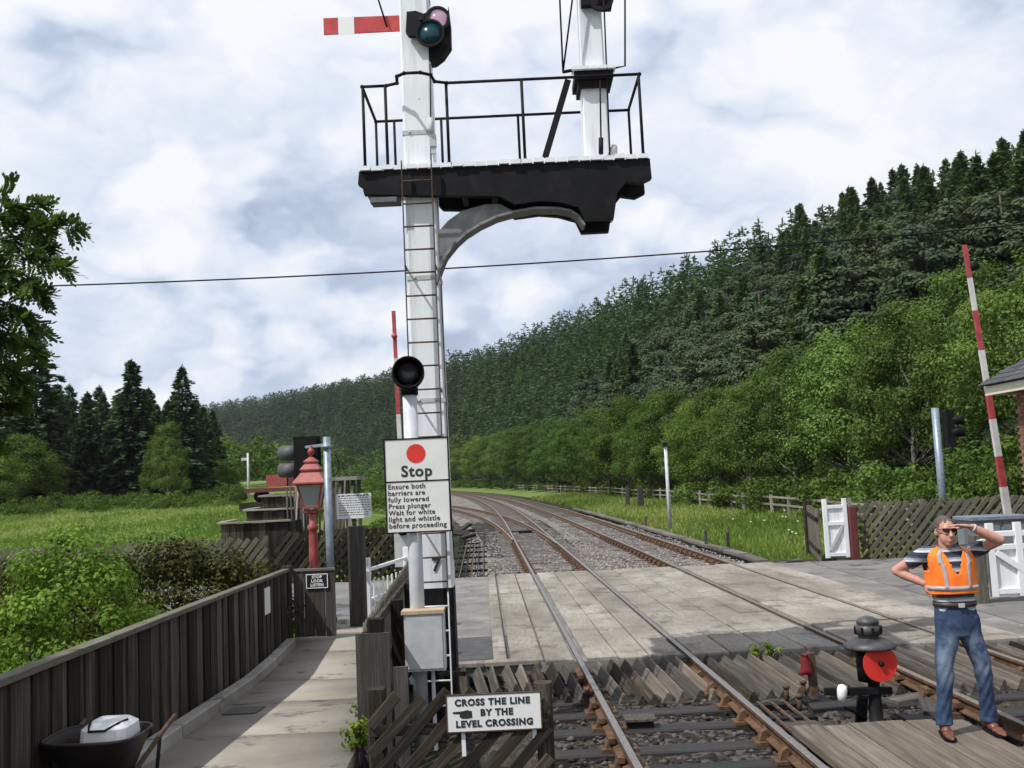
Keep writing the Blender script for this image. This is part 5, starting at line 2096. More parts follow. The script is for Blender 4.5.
# ------------------------------------------------------------------ raised barrier arm beyond the stop board (left)
def barrier(label, base, top, stripes, w0, w1, start_red=True):
    base, top = Vector(base), Vector(top)
    t = thing('barrier_arm', label, 'barrier', (base.x, base.y, 0))
    n = len(stripes) - 1
    for k in range(n):
        a, c = base.lerp(top, stripes[k]), base.lerp(top, stripes[k + 1])
        w = w0 + (w1 - w0) * (stripes[k] + stripes[k + 1]) / 2
        red = (k % 2 == 0) == start_red
        plank('stripe', a, c, w, w * .6, M_barrier_red if red else M_barrier_white, t, ch=.08)
    mb = MB().box((base.x, base.y + .1, base.z - .45), (.5, .7, 1.1))
    mb.build('pedestal', M_greypaint, t)
    mb = MB().lathe((base.x, base.y - .3, base.z), [(.16, -.1), (.16, .1)], 16, axis=(0, 1, 0))
    mb.build('pivot', M_black, t)
    return t, base, top


t, b_, tp = barrier('thin raised red and white barrier arm seen left of the stop board', at_y(402, 470, 27.5) + Vector((0, 0, -1.6)), at_y(393.5, 311, 27.5), [0, .2, .38, .52, .66, .78, 1.0], .14, .1, False)
pl_ = tp.lerp(b_, .12)
MB().lathe(pl_ + Vector((0, -.1, 0)), [(.08, -.06), (.08, .06)], 10, axis=(0, 1, 0)).build('warning_lamp', M_red, t)

# ------------------------------------------------------------------ wheelbarrow by the fence
BX, BY = -2.72, 6.5
zg = pz(BY)
wb = thing('wheelbarrow', 'dark metal wheelbarrow parked against the board fence', 'wheelbarrow', (BX, BY, zg))
rim = at_y(96, 738, BY - .1).z


def oval(cx, cy, a, b_, z, n=20, pw=.55):
    r = []
    for k in range(n):
        t = 2 * math.pi * k / n
        c_, s_ = math.cos(t), math.sin(t)
        r.append(Vector((cx + a * abs(c_) ** pw * (1 if c_ > 0 else -1), cy + b_ * abs(s_) ** pw * (1 if s_ > 0 else -1), z)))
    return r


mb = MB()
rings = [oval(BX, BY, .30, .27, rim), oval(BX, BY, .29, .26, rim - .01), oval(BX + .02, BY, .18, .16, rim - .24), oval(BX + .02, BY, .17, .15, rim - .23), oval(BX, BY, .28, .25, rim - .0)]
n = 20
vs = [v for r in rings for v in r]
fs = []
for i in range(len(rings) - 1):
    for k in range(n):
        fs.append((i * n + k, i * n + (k + 1) % n, (i + 1) * n + (k + 1) % n, (i + 1) * n + k))
fs.append(tuple(2 * n + k for k in range(n)))
fs.append(tuple(3 * n + k for k in range(n)))
mb.add(vs, fs, True)
M_tray = mat('tray_metal', [(.008, .005, .005), (.016, .010, .0095), (.035, .02, .017)], 6, .6, .1)
mb.tube(oval(BX, BY, .296, .266, rim) + [oval(BX, BY, .296, .266, rim)[0]], .012, 6)
mb.build('tray', M_tray, wb)
MB().lathe((BX - .05, BY - .62, zg + .18), [(.05, -.04), (.15, -.045), (.18, -.02), (.18, .02), (.15, .045), (.05, .04)], 20, axis=(1, 0, 0)).build('wheel', M_black, wb)
for s_ in (-1, 1):
    hp = [(BX + s_ * .06, BY - .62, zg + .18), (BX + s_ * .2, BY - .1, rim - .3), (BX + s_ * .26, BY + .24, rim - .14), (BX + s_ * .28, BY + .34, rim - .09), (BX + s_ * .3, BY + .42, rim - .05), (BX + s_ * .31, BY + .52, rim - .02)]
    MB().tube(hp, .016, 8).build('handle', M_rust, wb)
    MB().tube([(BX + s_ * .22, BY + .1, rim - .25), (BX + s_ * .25, BY + .28, zg), (BX + s_ * .25, BY + .4, rim - .1)], .014, 6).build('leg', M_black, wb)
# white plastic container in the barrow
cx, cy, cz = BX + .07, BY + .02, rim - .0
bag = thing('plastic_container', 'white plastic container with black strap lying in the wheelbarrow', 'container', (cx, cy, rim - .25))
mb = MB()
vs = []
for (a, b_, z) in ((.1, .13, -.2), (.15, .17, -.02), (.145, .16, .05), (.1, .11, .085)):
    vs += oval(cx, cy, a, b_, cz + z, 16, .4)
fs = []
for i in range(3):
    for k in range(16):
        fs.append((i * 16 + k, i * 16 + (k + 1) % 16, (i + 1) * 16 + (k + 1) % 16, (i + 1) * 16 + k))
fs += [tuple(range(15, -1, -1)), tuple(48 + k for k in range(16))]
mb.add(vs, fs, False)
mb.build('body', M_white_clean, bag)
MB().tube([(cx - .08, cy - .1, cz + .1), (cx - .08, cy - .13, cz + .08), (cx - .07, cy - .165, cz + .05), (cx + .03, cy - .165, cz + .05), (cx + .09, cy - .11, cz + .08), (cx + .11, cy, cz + .08)], .008, 6).build('strap', M_black, bag)

# ------------------------------------------------------------------ overhead line crossing the valley
a, c = at_y(-160, 291, 34), at_y(1180, 208, 36)
pts = []
for k in range(41):
    u = k / 40
    p = a.lerp(c, u)
    p.z -= .55 * 4 * u * (1 - u)
    pts.append(p)
ow = MB().tube(pts, .028, 6).build('overhead_wire', M_black)
tag(ow, 'single black overhead wire sagging across the whole sky', 'wire')

# ------------------------------------------------------------------ signal wires, rodding and scrap left of the track
rd = thing('point_rodding', 'bundle of dark point rods running beside the near track beyond the crossing', 'point rodding', (-2.6, 30, -.25))
for k in range(6):
    x0 = -1.75 + k * .16
    MB().bar((x0 - .0, 25.6, -.16 - .01 * (k % 2)), (x0 - .55, 42, -.16), .035, .035).build('rod', M_rust if k % 2 else M_black, rd)
for y in np.arange(26.5, 41, 2.4):
    MB().box((-1.35 - .033 * (y - 25.6), y, -.205), (1.05, .16, .06)).build('roller_stool', M_black, rd)
for k in range(9):
    rs_ = random.Random(90 + k)
    x, y = -2.5 + rs_.uniform(-.6, .7), 43 + rs_.uniform(-2.0, 2.5)
    a = rs_.uniform(0, 3.1)
    p0 = Vector((x, y, -.1 + .08 * (k % 3)))
    p1 = p0 + Vector((math.cos(a), math.sin(a), rs_.uniform(0, .3))) * rs_.uniform(.8, 1.7)
    o_ = plank('scrap_timber', p0, p1, .22, .14, M_sleeper if k % 3 else M_timber_pale)
    tag(o_, 'old sleeper in the scrap heap left of the track', 'scrap timber', 'scrap heap beside the track')
# ------------------------------------------------------------------ boarded foot crossing the man stands on
fcx = thing('foot_crossing', 'grey timber boards of the foot crossing under the man', 'boardwalk', (3.5, 7.3, -.2))
for k in range(6):
    x0 = 2.72 + k * .262
    Y0, Y1 = 4.4, 9.45 + rnd.uniform(-.06, .06)
    plank('board', (x0 + .16 - .0348 * Y0, Y0, -.035 + rnd.uniform(-.006, .006)), (x0 + .16 - .0348 * Y1, Y1, -.035 + rnd.uniform(-.006, .006)), .25, .08, M_deck, fcx, ch=.06)
for Yb in (5, 6.6, 8.2, 8.95):
    plank('bearer', (2.6, Yb, -.16), (4.15, Yb, -.16), .13, .15, M_timber_dark, fcx, xhint=(0, 1, 0))
fc2 = thing('foot_crossing', 'timber boards of the foot crossing between the far rails', 'boardwalk', (5.2, 7, -.2))
for k in range(4):
    x0 = 4.66 + k * .28
    plank('board', (x0 + .2 - .0348 * 4.4, 4.4, -.05), (x0 + .2 - .0348 * 9.0, 9.0 + rnd.uniform(-.05, .05), -.05), .26, .08, M_timber, fc2, ch=.06)
for Yb in (5, 6.6, 8.2):
    plank('bearer', (4.55, Yb, -.15), (5.75, Yb, -.15), .12, .12, M_timber_dark, fc2, xhint=(0, 1, 0))
fc3 = thing('foot_crossing', 'timber boards of the foot crossing between the near rails, at the bottom edge', 'boardwalk', (1.7, 4.6, -.2))
for k in range(4):
    x0 = 1.28 + k * .28
    plank('board', (x0 - .0348 * 3, 2.4, -.05), (x0 - .0348 * 3, 5.6, -.05), .26, .08, M_timber, fc3, ch=.06)
for Yb in (2.8, 4.2, 5.3):
    plank('bearer', (1.05, Yb, -.15), (2.2, Yb, -.15), .12, .12, M_timber_dark, fc3, xhint=(0, 1, 0))

# ------------------------------------------------------------------ ground disc signal
GP = at_y(876, 712, 10.0)
gx_, gy_ = GP.x, 10.0
gs = thing('ground_signal', 'red disc ground signal with black hooded lamp between the tracks', 'railway signal', (gx_, gy_, -.22))
zz = lambda py: at_y(876, py, gy_).z
MB().lathe((gx_, gy_, -.22), [(.16, 0), (.16, .03), (.07, .05), (.06, .3), (.055, zz(678) + .22)], 14).build('stem', M_black, gs)
mb = MB()
mb.lathe((gx_ - .015, gy_, zz(645)), [(.2, -.03), (.245, -.02), (.25, .0), (.2, .04), (.14, .07), (.1, .075), (.095, .1), (.125, .11), (.125, .19), (.09, .2), (.11, .215), (.1, .25), (.04, .28), (.0, .285)], 24)
lampg = mb.build('lamp_hood', mat('sooty_iron', [(.02, .02, .022), (.045, .044, .046), (.085, .082, .08)], 8, .5, .1), gs)
for k in range(8):
    a = k * math.pi / 4
    MB().bar((gx_ - .015 + .128 * math.cos(a), gy_ + .128 * math.sin(a), zz(645) + .115), (gx_ - .015 + .128 * math.cos(a), gy_ + .128 * math.sin(a), zz(645) + .185), .02, .02).build('vent_rib', M_black, lampg)
MB().lathe((gx_ - .02, gy_ + .02, zz(664)), [(.12, -.16), (.13, .14)], 14).build('lamp_body', M_black, gs)
dc = at_y(880, 663.5, gy_ - .17)
dk = MB().lathe(dc, [(.172, 0), (.172, .008)], 36, axis=(.12, -1, .0), smooth=False).build('disc', M_red_disc, gs)
MB().lathe(dc + Vector((.002, -.01, 0)), [(.024, 0), (.024, .03), (.0, .034)], 12, axis=(.12, -1, 0)).build('boss', M_black, dk)
mb = MB()
mb.bar((gx_ - .5, gy_ - .05, zz(688)), (gx_ + .15, gy_ - .05, zz(690)), .05, .07, xhint=(0, 1, 0))
mb.bar((gx_ - .15, gy_ + .05, -.2), (gx_ - .1, gy_ + .05, .12), .1, .05)
mb.tube([(gx_ - .1, gy_, -.1), (gx_ - .25, gy_ - .05, .0), (gx_ - .33, gy_ - .1, .04)], .016, 6)
mb.build('lever_frame', M_black, gs)
wp_ = at_y(842, 693, gy_ - .12)
MB().lathe(wp_, [(.0, -.08), (.035, -.075), (.045, -.02), (.05, .03), (.04, .07), (.0, .085)], 12, axis=(.15, 0, 1)).build('white_balance_weight', M_white_clean, gs)
# lever with a red cloth
rp = at_y(806, 662, 11.3)
lv = thing('point_lever', 'short dark point lever with a red cloth tied to it', 'lever', (rp.x + .06, 11.3, -.24))
MB().bar((rp.x + .07, 11.3, -.24), (rp.x + .05, 11.3, rp.z + .1), .09, .07).build('lever', M_rust, lv)
MB().box((rp.x + .07, 11.3, -.21), (.3, .3, .06)).build('base', M_black, lv)
mb = MB()
r5 = random.Random(3)
ringsc = []
for j in range(6):
    z = rp.z + .09 - j * .042
    ringsc.append([(rp.x - .02 + (.032 + .009 * j) * math.cos(a) * r5.uniform(.7, 1.2), 11.26 + .06 * math.sin(a), z + r5.uniform(-.012, .012)) for a in [k * math.pi / 5 for k in range(10)]])
vs = [v for r in ringsc for v in r]
fs = [(i * 10 + k, i * 10 + (k + 1) % 10, (i + 1) * 10 + (k + 1) % 10, (i + 1) * 10 + k) for i in range(5) for k in range(10)] + [tuple(range(10)), tuple(50 + k for k in range(10))]
mb.add(vs, fs, True).build('red_cloth', mat('red_cloth', [(.12, .008, .012), (.24, .014, .02)], 8, .9), lv)
# point rods, stools and loose timbers in the six-foot
pr = thing('point_rodding', 'rusty rods and small stools beside the near track in the foreground', 'point rodding', (2.9, 9.5, -.23))
for k in range(3):
    MB().bar((2.66 + .14 * k, 4.2, -.17), (2.52 + .14 * k, 11.2, -.17), .03, .03).build('rod', M_rust, pr)
for y in (9.6, 10.5, 11.1):
    MB().box((2.7, y, -.2), (.5, .12, .07)).build('stool', M_black, pr)
for px, py in ((787, 695), (800, 705), (804, 690)):
    p = at_z(px, py + 6, -.22)
    MB().tube([p, p + Vector((0, 0, .14))], .028, 8).lathe(p + Vector((0, 0, .14)), [(.04, 0), (.04, .03)], 8).build('stool_pin', M_rust, pr)
plank('cable_cover', (2.9, 9.25, -.19), (2.72, 10.3, -.19), .34, .05, M_timber, pr)
plank('cable_cover', (3.35, 9.2, -.185), (3.95, 9.75, -.18), .22, .05, M_timber_pale, pr)
for k, (x, y, a, l, w, m_) in enumerate([(3.9, 11.0, 1.2, .9, .2, M_timber), (4.1, 10.4, .3, .7, .18, M_timber_dark), (3.0, 10.9, 1.5, .8, .16, M_sleeper), (6.9, 10.6, .1, 1.4, .22, M_timber), (6.7, 9.7, .05, 1.6, .24, M_timber_pale)]):
    o_ = plank('loose_timber', (x, y, -.2), (x + l * math.sin(a), y + l * math.cos(a), -.19), w, .09, m_)
    tag(o_, ['loose brown timber behind the ground signal', 'dark offcut beside the ground signal', 'black timber lying in front of the red cloth lever', 'loose timber right of the far track, behind the man', 'pale timber right of the far track at the picture edge'][k], 'timber')
# small box between the near rails
jb = thing('track_box', 'small pale box lying between the near rails', 'box', at_z(640, 727, -.2))
p = worigin(jb)
MB().box(p + Vector((0, 0, .04)), (.26, .22, .08)).build('body', M_black, jb)
MB().box(p + Vector((0, 0, .092)), (.32, .26, .022)).build('lid', M_timber, jb)

# ------------------------------------------------------------------ far side of the road: wicket gate, lattice fence, receding gate
WX0, WX1, WY = at_y(826, 530, 25.4).x, at_y(846, 530, 25.4).x, 25.4
wk = thing('wicket_gate', 'narrow white wicket gate beside its maroon post', 'gate', (WX0, WY, -.1))
zt = at_y(826, 499, WY).z
for x in (WX0, WX1):
    plank('stile', (x, WY, .02), (x, WY, zt), .11, .07, M_white, wk)
n = 4
for k in range(n):
    x = WX0 + .055 + (WX1 - WX0 - .11) * (k + .5) / n
    plank('board', (x, WY + .02, .06), (x, WY + .02, zt - .2), (WX1 - WX0 - .11) / n - .006, .02, M_white, wk)
for z in (zt - .2, zt - .62, .1):
    plank('rail', (WX0 + .055, WY - .01, z), (WX1 - .055, WY - .01, z), .05, .09, M_white, wk, xhint=(0, 1, 0))
plank('brace', (WX0 + .07, WY - .02, .2), (WX1 - .07, WY - .02, zt - .66), .04, .08, M_greypaint, wk, xhint=(0, 1, 0))
mp = plank('gate_post', (WX1 + .17, WY - .03, -.4), (WX1 + .17, WY - .03, zt - .22), .2, .2, M_maroon)
tag(mp, 'dark maroon gate post right of the white wicket gate', 'post')
paling('lattice_fence', 'long brown lattice paling fence beyond the road on the right', (WX1 + .4, 25.55, -.08), (15.2, 25.0, -.08), 1.42, .215, .1, .03, .85, M_timber_moss, posts=(1.6, 3.9, 6.2), cross=True, hj=.05)
fa, fb = Vector((at_y(821, 548, 25.6).x, 25.7, -.12)), Vector((at_y(808, 540, 29.2).x, 29.0, -.1))
rf_ = thing('board_fence', 'short grey boarded fence receding left of the white wicket gate', 'fence', fa)
for k in range(14):
    p = fa.lerp(fb, (k + .5) / 14)
    plank('board', p + Vector((0, 0, .02)), p + Vector((0, 0, 1.32 + rnd.uniform(-.03, .03))), .03, .2, M_timber_moss, rf_, xhint=(1, 0, 0))
for z in (.3, 1.1):
    plank('rail', fa + Vector((-.04, 0, z)), fb + Vector((-.04, 0, z)), .05, .09, M_timber_fence, rf_, xhint=(1, 0, 0))
plank('post', fb + Vector((0, .1, -.4)), fb + Vector((0, .1, 1.4)), .18, .18, M_timber_fence, rf_)

# sleepers edging the far side of the road
for k in range(7):
    x = 4.9 + k * 1.25 - (.0 if k else 0)
    o_ = plank('edge_sleeper', (float(xc2(26)) + 1.0 + k * .42, 25.75 + .22 * (k % 2), -.15 + .03 * (k % 2)), (float(xc2(26)) + 1.9 + k * .42, 26.0 + .2 * (k % 3), -.12), .24, .13, M_sleeper if k % 2 else M_timber)
    tag(o_, 'old timber edging the far side of the crossing, left of the wicket gate', 'timber', 'timbers edging the crossing')

# ------------------------------------------------------------------ road traffic signal (right)
RX, RY = at_y(941, 480, 27).x, 27.0
rt = thing('traffic_signal', 'road crossing signal on a grey pole behind the lattice fence', 'traffic light', (RX, RY, -.2))
zt = at_y(936, 408, RY).z
MB().tube([(RX, RY, -.3), (RX, RY, zt)], .1, 12).build('pole', M_galv, rt)
h0, h1 = at_y(942, 411, RY), at_y(953, 447, RY)
MB().box(((h0.x + h1.x) / 2 + .03, RY - .02, (h0.z + h1.z) / 2), (h1.x - h0.x, .3, h0.z - h1.z)).build('signal_head', M_black, rt)
for py in (420, 432):
    p = at_y(951, py, RY - .05)
    MB().lathe(p, [(.13, -.05), (.135, .32), (.12, .32), (.1, -.02)], 14, axis=(.95, -.3, -.05)).build('lamp_hood', M_black, rt)

# ------------------------------------------------------------------ right lifting barrier
bb, bt = at_y(1012, 540, 23.6), at_y(964.5, 245, 23.6)
t, b_, tp = barrier('tall raised red and white barrier arm beside the brick building', bb, bt, [0, .176, .278, .403, .5, .637, .773, .885, 1.0], .175, .1, False)
for u in (.925, .50):
    p = b_.lerp(tp, u)
    MB().lathe(p + Vector((.14, 0, 0)), [(.1, -.07), (.11, .07)], 10, axis=(0, 1, 0)).build('warning_lamp', M_black, t)

# ------------------------------------------------------------------ white field gate and grey cabinet at the right edge
cbx = thing('equipment_cabinet', 'grey equipment cabinet behind the white gate at the right edge', 'cabinet', (9.6, 19.6, 0))
c0, c1 = at_y(972, 517, 19.4), at_y(1018, 517, 19.4)
mb = MB().box(((c0.x + c1.x) / 2 + .1, 19.75, c0.z / 2 - .05), (c1.x - c0.x + .2, .7, c0.z - .02))
M_cab = mat('cabinet_grey', [(.13, .16, .18), (.18, .21, .23)], 5, .6)
mb.build('body', M_cab, cbx)
MB().box(((c0.x + c1.x) / 2 + .1, 19.75, c0.z - .04), (c1.x - c0.x + .3, .82, .06)).build('lid', M_galv, cbx)
xw = (c0.x + c1.x) / 2 + .1
for s_ in (-1, 1):
    MB().box((xw + s_ * .38, 19.39, c0.z / 2), (.7, .02, c0.z - .25)).build('door', M_cab, cbx)
GY_ = 16.9
g0, g1 = at_y(990, 560, GY_).x, at_y(1021, 560, GY_).x
wg2 = thing('field_gate', 'white boarded gate with diagonal brace at the right edge', 'gate', (g0, GY_, 0))
zt = at_y(995, 523, GY_).z
for x in (g0 + .03, g1 - .02):
    plank('stile', (x, GY_, .06), (x, GY_, zt), .12, .08, M_white, wg2)
plank('stile', (g1 + .5, GY_, .06), (g1 + .5, GY_, zt), .12, .08, M_white, wg2)
for k in range(9):
    x = g0 + .1 + .115 * k
    if x > g1 + .44:
        break
    plank('board', (x + .05, GY_ + .03, .08), (x + .05, GY_ + .03, zt - .36), .112, .02, M_white, wg2)
for z in (zt - .18, zt - .4, .14):
    plank('rail', (g0 + .09, GY_ - .005, z), (g1 + .44, GY_ - .005, z), .06, .09, M_white, wg2, xhint=(0, 1, 0))
plank('brace', (g0 + .1, GY_ - .02, zt - .48), (g1 + .4, GY_ - .02, .2), .05, .1, M_white, wg2, xhint=(0, 1, 0))
o_ = plank('gate_post', (g0 - .2, GY_, -.4), (g0 - .2, GY_, 1.08), .2, .2, M_timber_moss)
tag(o_, 'weathered timber gate post between the man and the white gate', 'post')

# ------------------------------------------------------------------ brick building corner with slate roof
BXL, BXR, BY0, BY1 = 11.06, 16.4, 11.0, 22.0
bl = thing('brick_building', 'brick building with slate roof and cream fascia at the right edge', 'building', (BXL, BY1, -.1))
ze = at_y(990, 389, 22.0).z
mb = MB().box(((BXL + BXR) / 2 + .012, (BY0 + BY1) / 2, ze / 2 - .1), (BXR - BXL - .02, BY1 - BY0 - .024, ze + .05))
mb.build('mortar_core', M_mortar, bl)
BRK = {}


def brick(x, y, z, lx, ly, lz, m_):
    key = (lx, ly, lz)
    if key not in BRK:
        BRK[key] = MB().box((0, 0, 0), (lx, ly, lz)).mesh('brick', m_)
    return link('brick', BRK[key], bl, Matrix.Translation((x, y, z)))


# the courses in view on the left wall near the far corner are bricks of their own, the rest one mass
rest = MB()
nb_ = 0
row = 0
z = 0.0
while z < ze - .08:
    y = BY1 - (.1 if row % 2 else .0)
    while y > BY1 - 6.0:
        l = .215
        yc = y - l / 2
        if y > BY1 - .55 and nb_ < 210:
            brick(BXL, yc, z + .04, .05, .215, .068, M_brick)
            nb_ += 1
        else:
            rest.box((BXL, yc, z + .04), (.05, .215, .068))
        y -= .228
    row += 1
    z += .078
tag(rest.build('brickwork', M_brick, bl), kind='stuff')
fb_ = MB().box((BXL - .42, (BY0 + BY1) / 2 - .1, ze - .02), (.05, BY1 - BY0 + 1.1, .2))
fb_.box(((BXL + BXR) / 2, BY1 + .46, ze - .02), (BXR - BXL + .79, .05, .2))
fb_.build('fascia', M_cream, bl)
MB().box((BXL - .2, (BY0 + BY1) / 2, ze + .03), (.39, BY1 - BY0 + .8, .03)).build('soffit', M_cream, bl)
mb = MB()
ex0, ex1, ey0, ey1 = BXL - .52, BXR + .5, BY0 - .5, BY1 + .58
zr, xr_, yr0, yr1 = ze + .1 + 2.2, (BXL + BXR) / 2, BY0 + 2.8, BY1 - 2.4
vs = [(ex0, ey0, ze + .1), (ex1, ey0, ze + .1), (ex1, ey1, ze + .1), (ex0, ey1, ze + .1), (xr_, yr0, zr), (xr_, yr1, zr)]
mb.add(vs, [(0, 1, 4), (1, 2, 5, 4), (2, 3, 5), (3, 0, 4, 5), (3, 2, 1, 0)])
roof = mb.build('roof', M_slate, bl)
# slates on the left slope, course by course
P0, P1_, Q0, Q1 = Vector(vs[3]), Vector(vs[0]), Vector(vs[5]), Vector(vs[4])
sd = (Q0 - P0) - (P1_ - P0).normalized() * (Q0 - P0).dot((P1_ - P0).normalized())
slope = sd.normalized()
along = (P1_ - P0).normalized()
nrm = along.cross(slope)
if nrm.z < 0:
    nrm = -nrm
smesh = MB().box((0, 0, 0), (.29, .30, .012)).mesh('slate', M_slate)
hip = (Q0 - P0)
tot = sd.length
ns = 0
for r in range(14):
    s0 = r * .2
    if s0 > tot:
        break
    start = hip.dot(along) * (s0 / tot)
    k = 0
    while k < 18:
        a = start + .15 * (r % 2) + k * .3
        p = P0 + along * (a + .15) + slope * (s0 + .13) + nrm * (.02 + .0)
        B = Matrix((along, slope, along.cross(slope))).transposed().to_4x4()
        link('slate', smesh, roof, Matrix.Translation(p) @ B @ Matrix.Rotation(-.05 if along.cross(slope).z > 0 else .05, 4, 'X'))
        k += 1

# ------------------------------------------------------------------ lineside post, fence and marker posts
lp = at_y(670, 523, 45)
lpo = thing('lineside_post', 'slim grey post with small dark head on the grass bank', 'post', (lp.x, 45, float(hz(lp.x, 45))))
zt = at_y(667, 446, 45).z
MB().tube([(lp.x, 45, -.5), (lp.x, 45, zt)], [.085, .075], 10).build('post', M_polegrey, lpo)
MB().box((lp.x - .02, 45, zt + .07), (.2, .3, .17)).build('head', M_black, lpo)
lf = thing('lineside_fence', 'grey post-and-rail fence along the foot of the trees', 'fence', (float(xc1(60)) + 12.2, 60, 0))
prev = None
Yp = 33.0
while Yp < 190:
    x = float(xc1(Yp)) + 1.75 + 10.3
    z = float(hz(x, Yp))
    plank('post', (x, Yp, z - .2), (x + rnd.uniform(-.05, .05), Yp, z + 1.05 + rnd.uniform(-.05, .08)), .13, .13, M_timber_pale, lf)
    if prev:
        for k in (.55, .9):
            plank('rail', (prev[0], prev[1], prev[2] + k), (x, Yp, z + k), .05, .09, M_timber_pale, lf, xhint=(1, 0, 0))
    prev = (x, Yp, z)
    Yp += 2.6 if Yp < 80 else 4.0
for i, (px, py, Y, w) in enumerate(((627.5, 497, 74, .3), (641, 503, 70, .38))):
    p = at_y(px, py, Y)
    z = float(hz(p.x, Y))
    o_ = plank('sleeper_post', (p.x, Y, z - .3), (p.x, Y, z + 1.55), w, .3, M_timber_dark)
    tag(o_, ['left of two stout dark timber posts on the bank', 'right of two stout dark timber posts on the bank'][i], 'post')
# cable trough and stakes along the far side of the second track
tr_ = thing('cable_trough', 'low brown cable trough running along the right of the far track', 'cable trough', (float(xc2(40)) + 2.2, 40, -.25))
Yp = 27.0
while Yp < 75:
    Y2 = Yp + 1.9
    plank('trough_lid', (float(xc2(Yp)) + 1.95, Yp, -.14 + rnd.uniform(-.02, .02)), (float(xc2(Y2)) + 1.95, Y2, -.14), .3, .1, M_sleeper_pale, tr_)
    Yp += 2.0
for i, (px, py, Y) in enumerate(((646, 522, 46), (706, 540, 33.5), (728, 543, 32))):
    p = at_y(px, py, Y)
    o_ = plank('lineside_stake', (p.x, Y, -.3), (p.x, Y, .35), .09, .09, M_timber_dark)
    tag(o_, 'short dark stake beside the far track', 'stake', 'stakes beside the far track')
# ------------------------------------------------------------------ the man in the hi-vis vest
def remesh(mb, name, m, voxel=.011, smooth=6, disp=None):
    tmp = mb.mesh('tmp', m)
    ob = bpy.data.objects.new('tmp_body', tmp)
    COL.objects.link(ob)
    md = ob.modifiers.new('r', 'REMESH')
    md.mode = 'VOXEL'
    md.voxel_size = voxel
    md.use_smooth_shade = True
    sm_ = ob.modifiers.new('s', 'SMOOTH')
    sm_.iterations = smooth
    sm_.factor = .5
    bpy.context.view_layer.update()
    me = bpy.data.meshes.new_from_object(ob.evaluated_get(bpy.context.evaluated_depsgraph_get()))
    bpy.data.objects.remove(ob)
    me.name = name
    me.materials.clear()
    me.materials.append(m)
    if disp:
        n = len(me.vertices)
        co = np.empty(n * 3, np.float32)
        no = np.empty(n * 3, np.float32)
        me.vertices.foreach_get('co', co)
        me.vertices.foreach_get('normal', no)
        co, no = co.reshape(-1, 3), no.reshape(-1, 3)
        co = co + no * disp(co)[:, None]
        me.vertices.foreach_set('co', co.ravel())
        me.update()
    return me


MO = Vector((3.72, 8.5, .006))
mn = thing('person', 'man in orange hi-vis vest and jeans shading his eyes with one hand', 'person', (3.80, 8.92, .012))


def L_(x, y, z):
    """world position to the man's own space"""
    return Vector((x, y, z)) - Vector((MO.x, MO.y, 0))


def fold(k, amp, axis_scale):
    r = np.random.default_rng(k)
    ph = r.uniform(0, 6.28, (8, 4))
    fr = r.normal(0, 1, (8, 3)) * axis_scale

    def f(co):
        s = np.zeros(len(co))
        for i in range(8):
            s += np.sin(co @ fr[i] + ph[i, 0])
        return amp * s / 8
    return f


M_skin = mat('skin', [(.42, .2, .145), (.5, .255, .19), (.56, .3, .23)], 12, .5, .05, spec=.4)
M_hair = mat('short_hair', [(.06, .045, .035), (.13, .1, .08)], 40, .8, .4)
M_shoe = mat('brown_leather', [(.1, .035, .02), (.18, .065, .04)], 14, .45, .1)
M_belt = mat('belt_leather', [(.03, .02, .016), (.05, .034, .026)], 14, .5)

# striped shirt: navy, grey and white hoops
m, gg, b, o = new_mat('striped_shirt')
tcn = gg.n('ShaderNodeTexCoord')
s3 = gg.n('ShaderNodeSeparateXYZ', i_0=tcn.outputs['Object'])
wob = gg.math('MULTIPLY_ADD', gg.noise(tcn.outputs['Object'], 5, 2), .02, -.01)
zz_ = gg.math('ADD', s3.outputs[2], wob)
fr_ = gg.math('FRACT', gg.math('MULTIPLY', zz_, 1 / .085))
r_ = gg.n('ShaderNodeValToRGB', i_0=fr_)
r_.color_ramp.interpolation = 'CONSTANT'
el = r_.color_ramp.elements
el[0].position, el[0].color = 0, (.022, .026, .05, 1)
el[1].position, el[1].color = .42, (.5, .52, .55, 1)
e_ = el.new(.62)
e_.color = (.26, .28, .32, 1)
e_ = el.new(.82)
e_.color = (.05, .06, .09, 1)
gg.set(b.inputs['Base Color'], r_.outputs[0])
b.inputs['Roughness'].default_value = .9
M_shirt = m

m, gg, b, o = new_mat('denim')
tcn = gg.n('ShaderNodeTexCoord')
pv = tcn.outputs['Object']
s3 = gg.n('ShaderNodeSeparateXYZ', i_0=pv)
c = ramp(gg, gg.noise(pv, 22, 5), [(.016, .03, .07), (.026, .048, .105), (.04, .07, .14)])
# faded thighs and knees
fa_ = gg.math('MULTIPLY', gg.smooth(s3.outputs[1], -.02, -.09), gg.math('MULTIPLY', gg.smooth(s3.outputs[2], .32, .6), gg.smooth(s3.outputs[2], .93, .78)))
fa_ = gg.math('MULTIPLY', fa_, gg.smooth(gg.noise(pv, 6, 3), .35, .6))
c = gg.mix(gg.math('MULTIPLY', fa_, .75), c, (.17, .22, .3))
gg.set(b.inputs['Base Color'], c)
b.inputs['Roughness'].default_value = .9
bp = gg.n('ShaderNodeBump', i_Height=gg.noise(pv, 60, 4))
bp.inputs['Strength'].default_value = .25
bp.inputs['Distance'].default_value = .01
gg.t.links.new(bp.outputs[0], b.inputs['Normal'])
M_denim = m

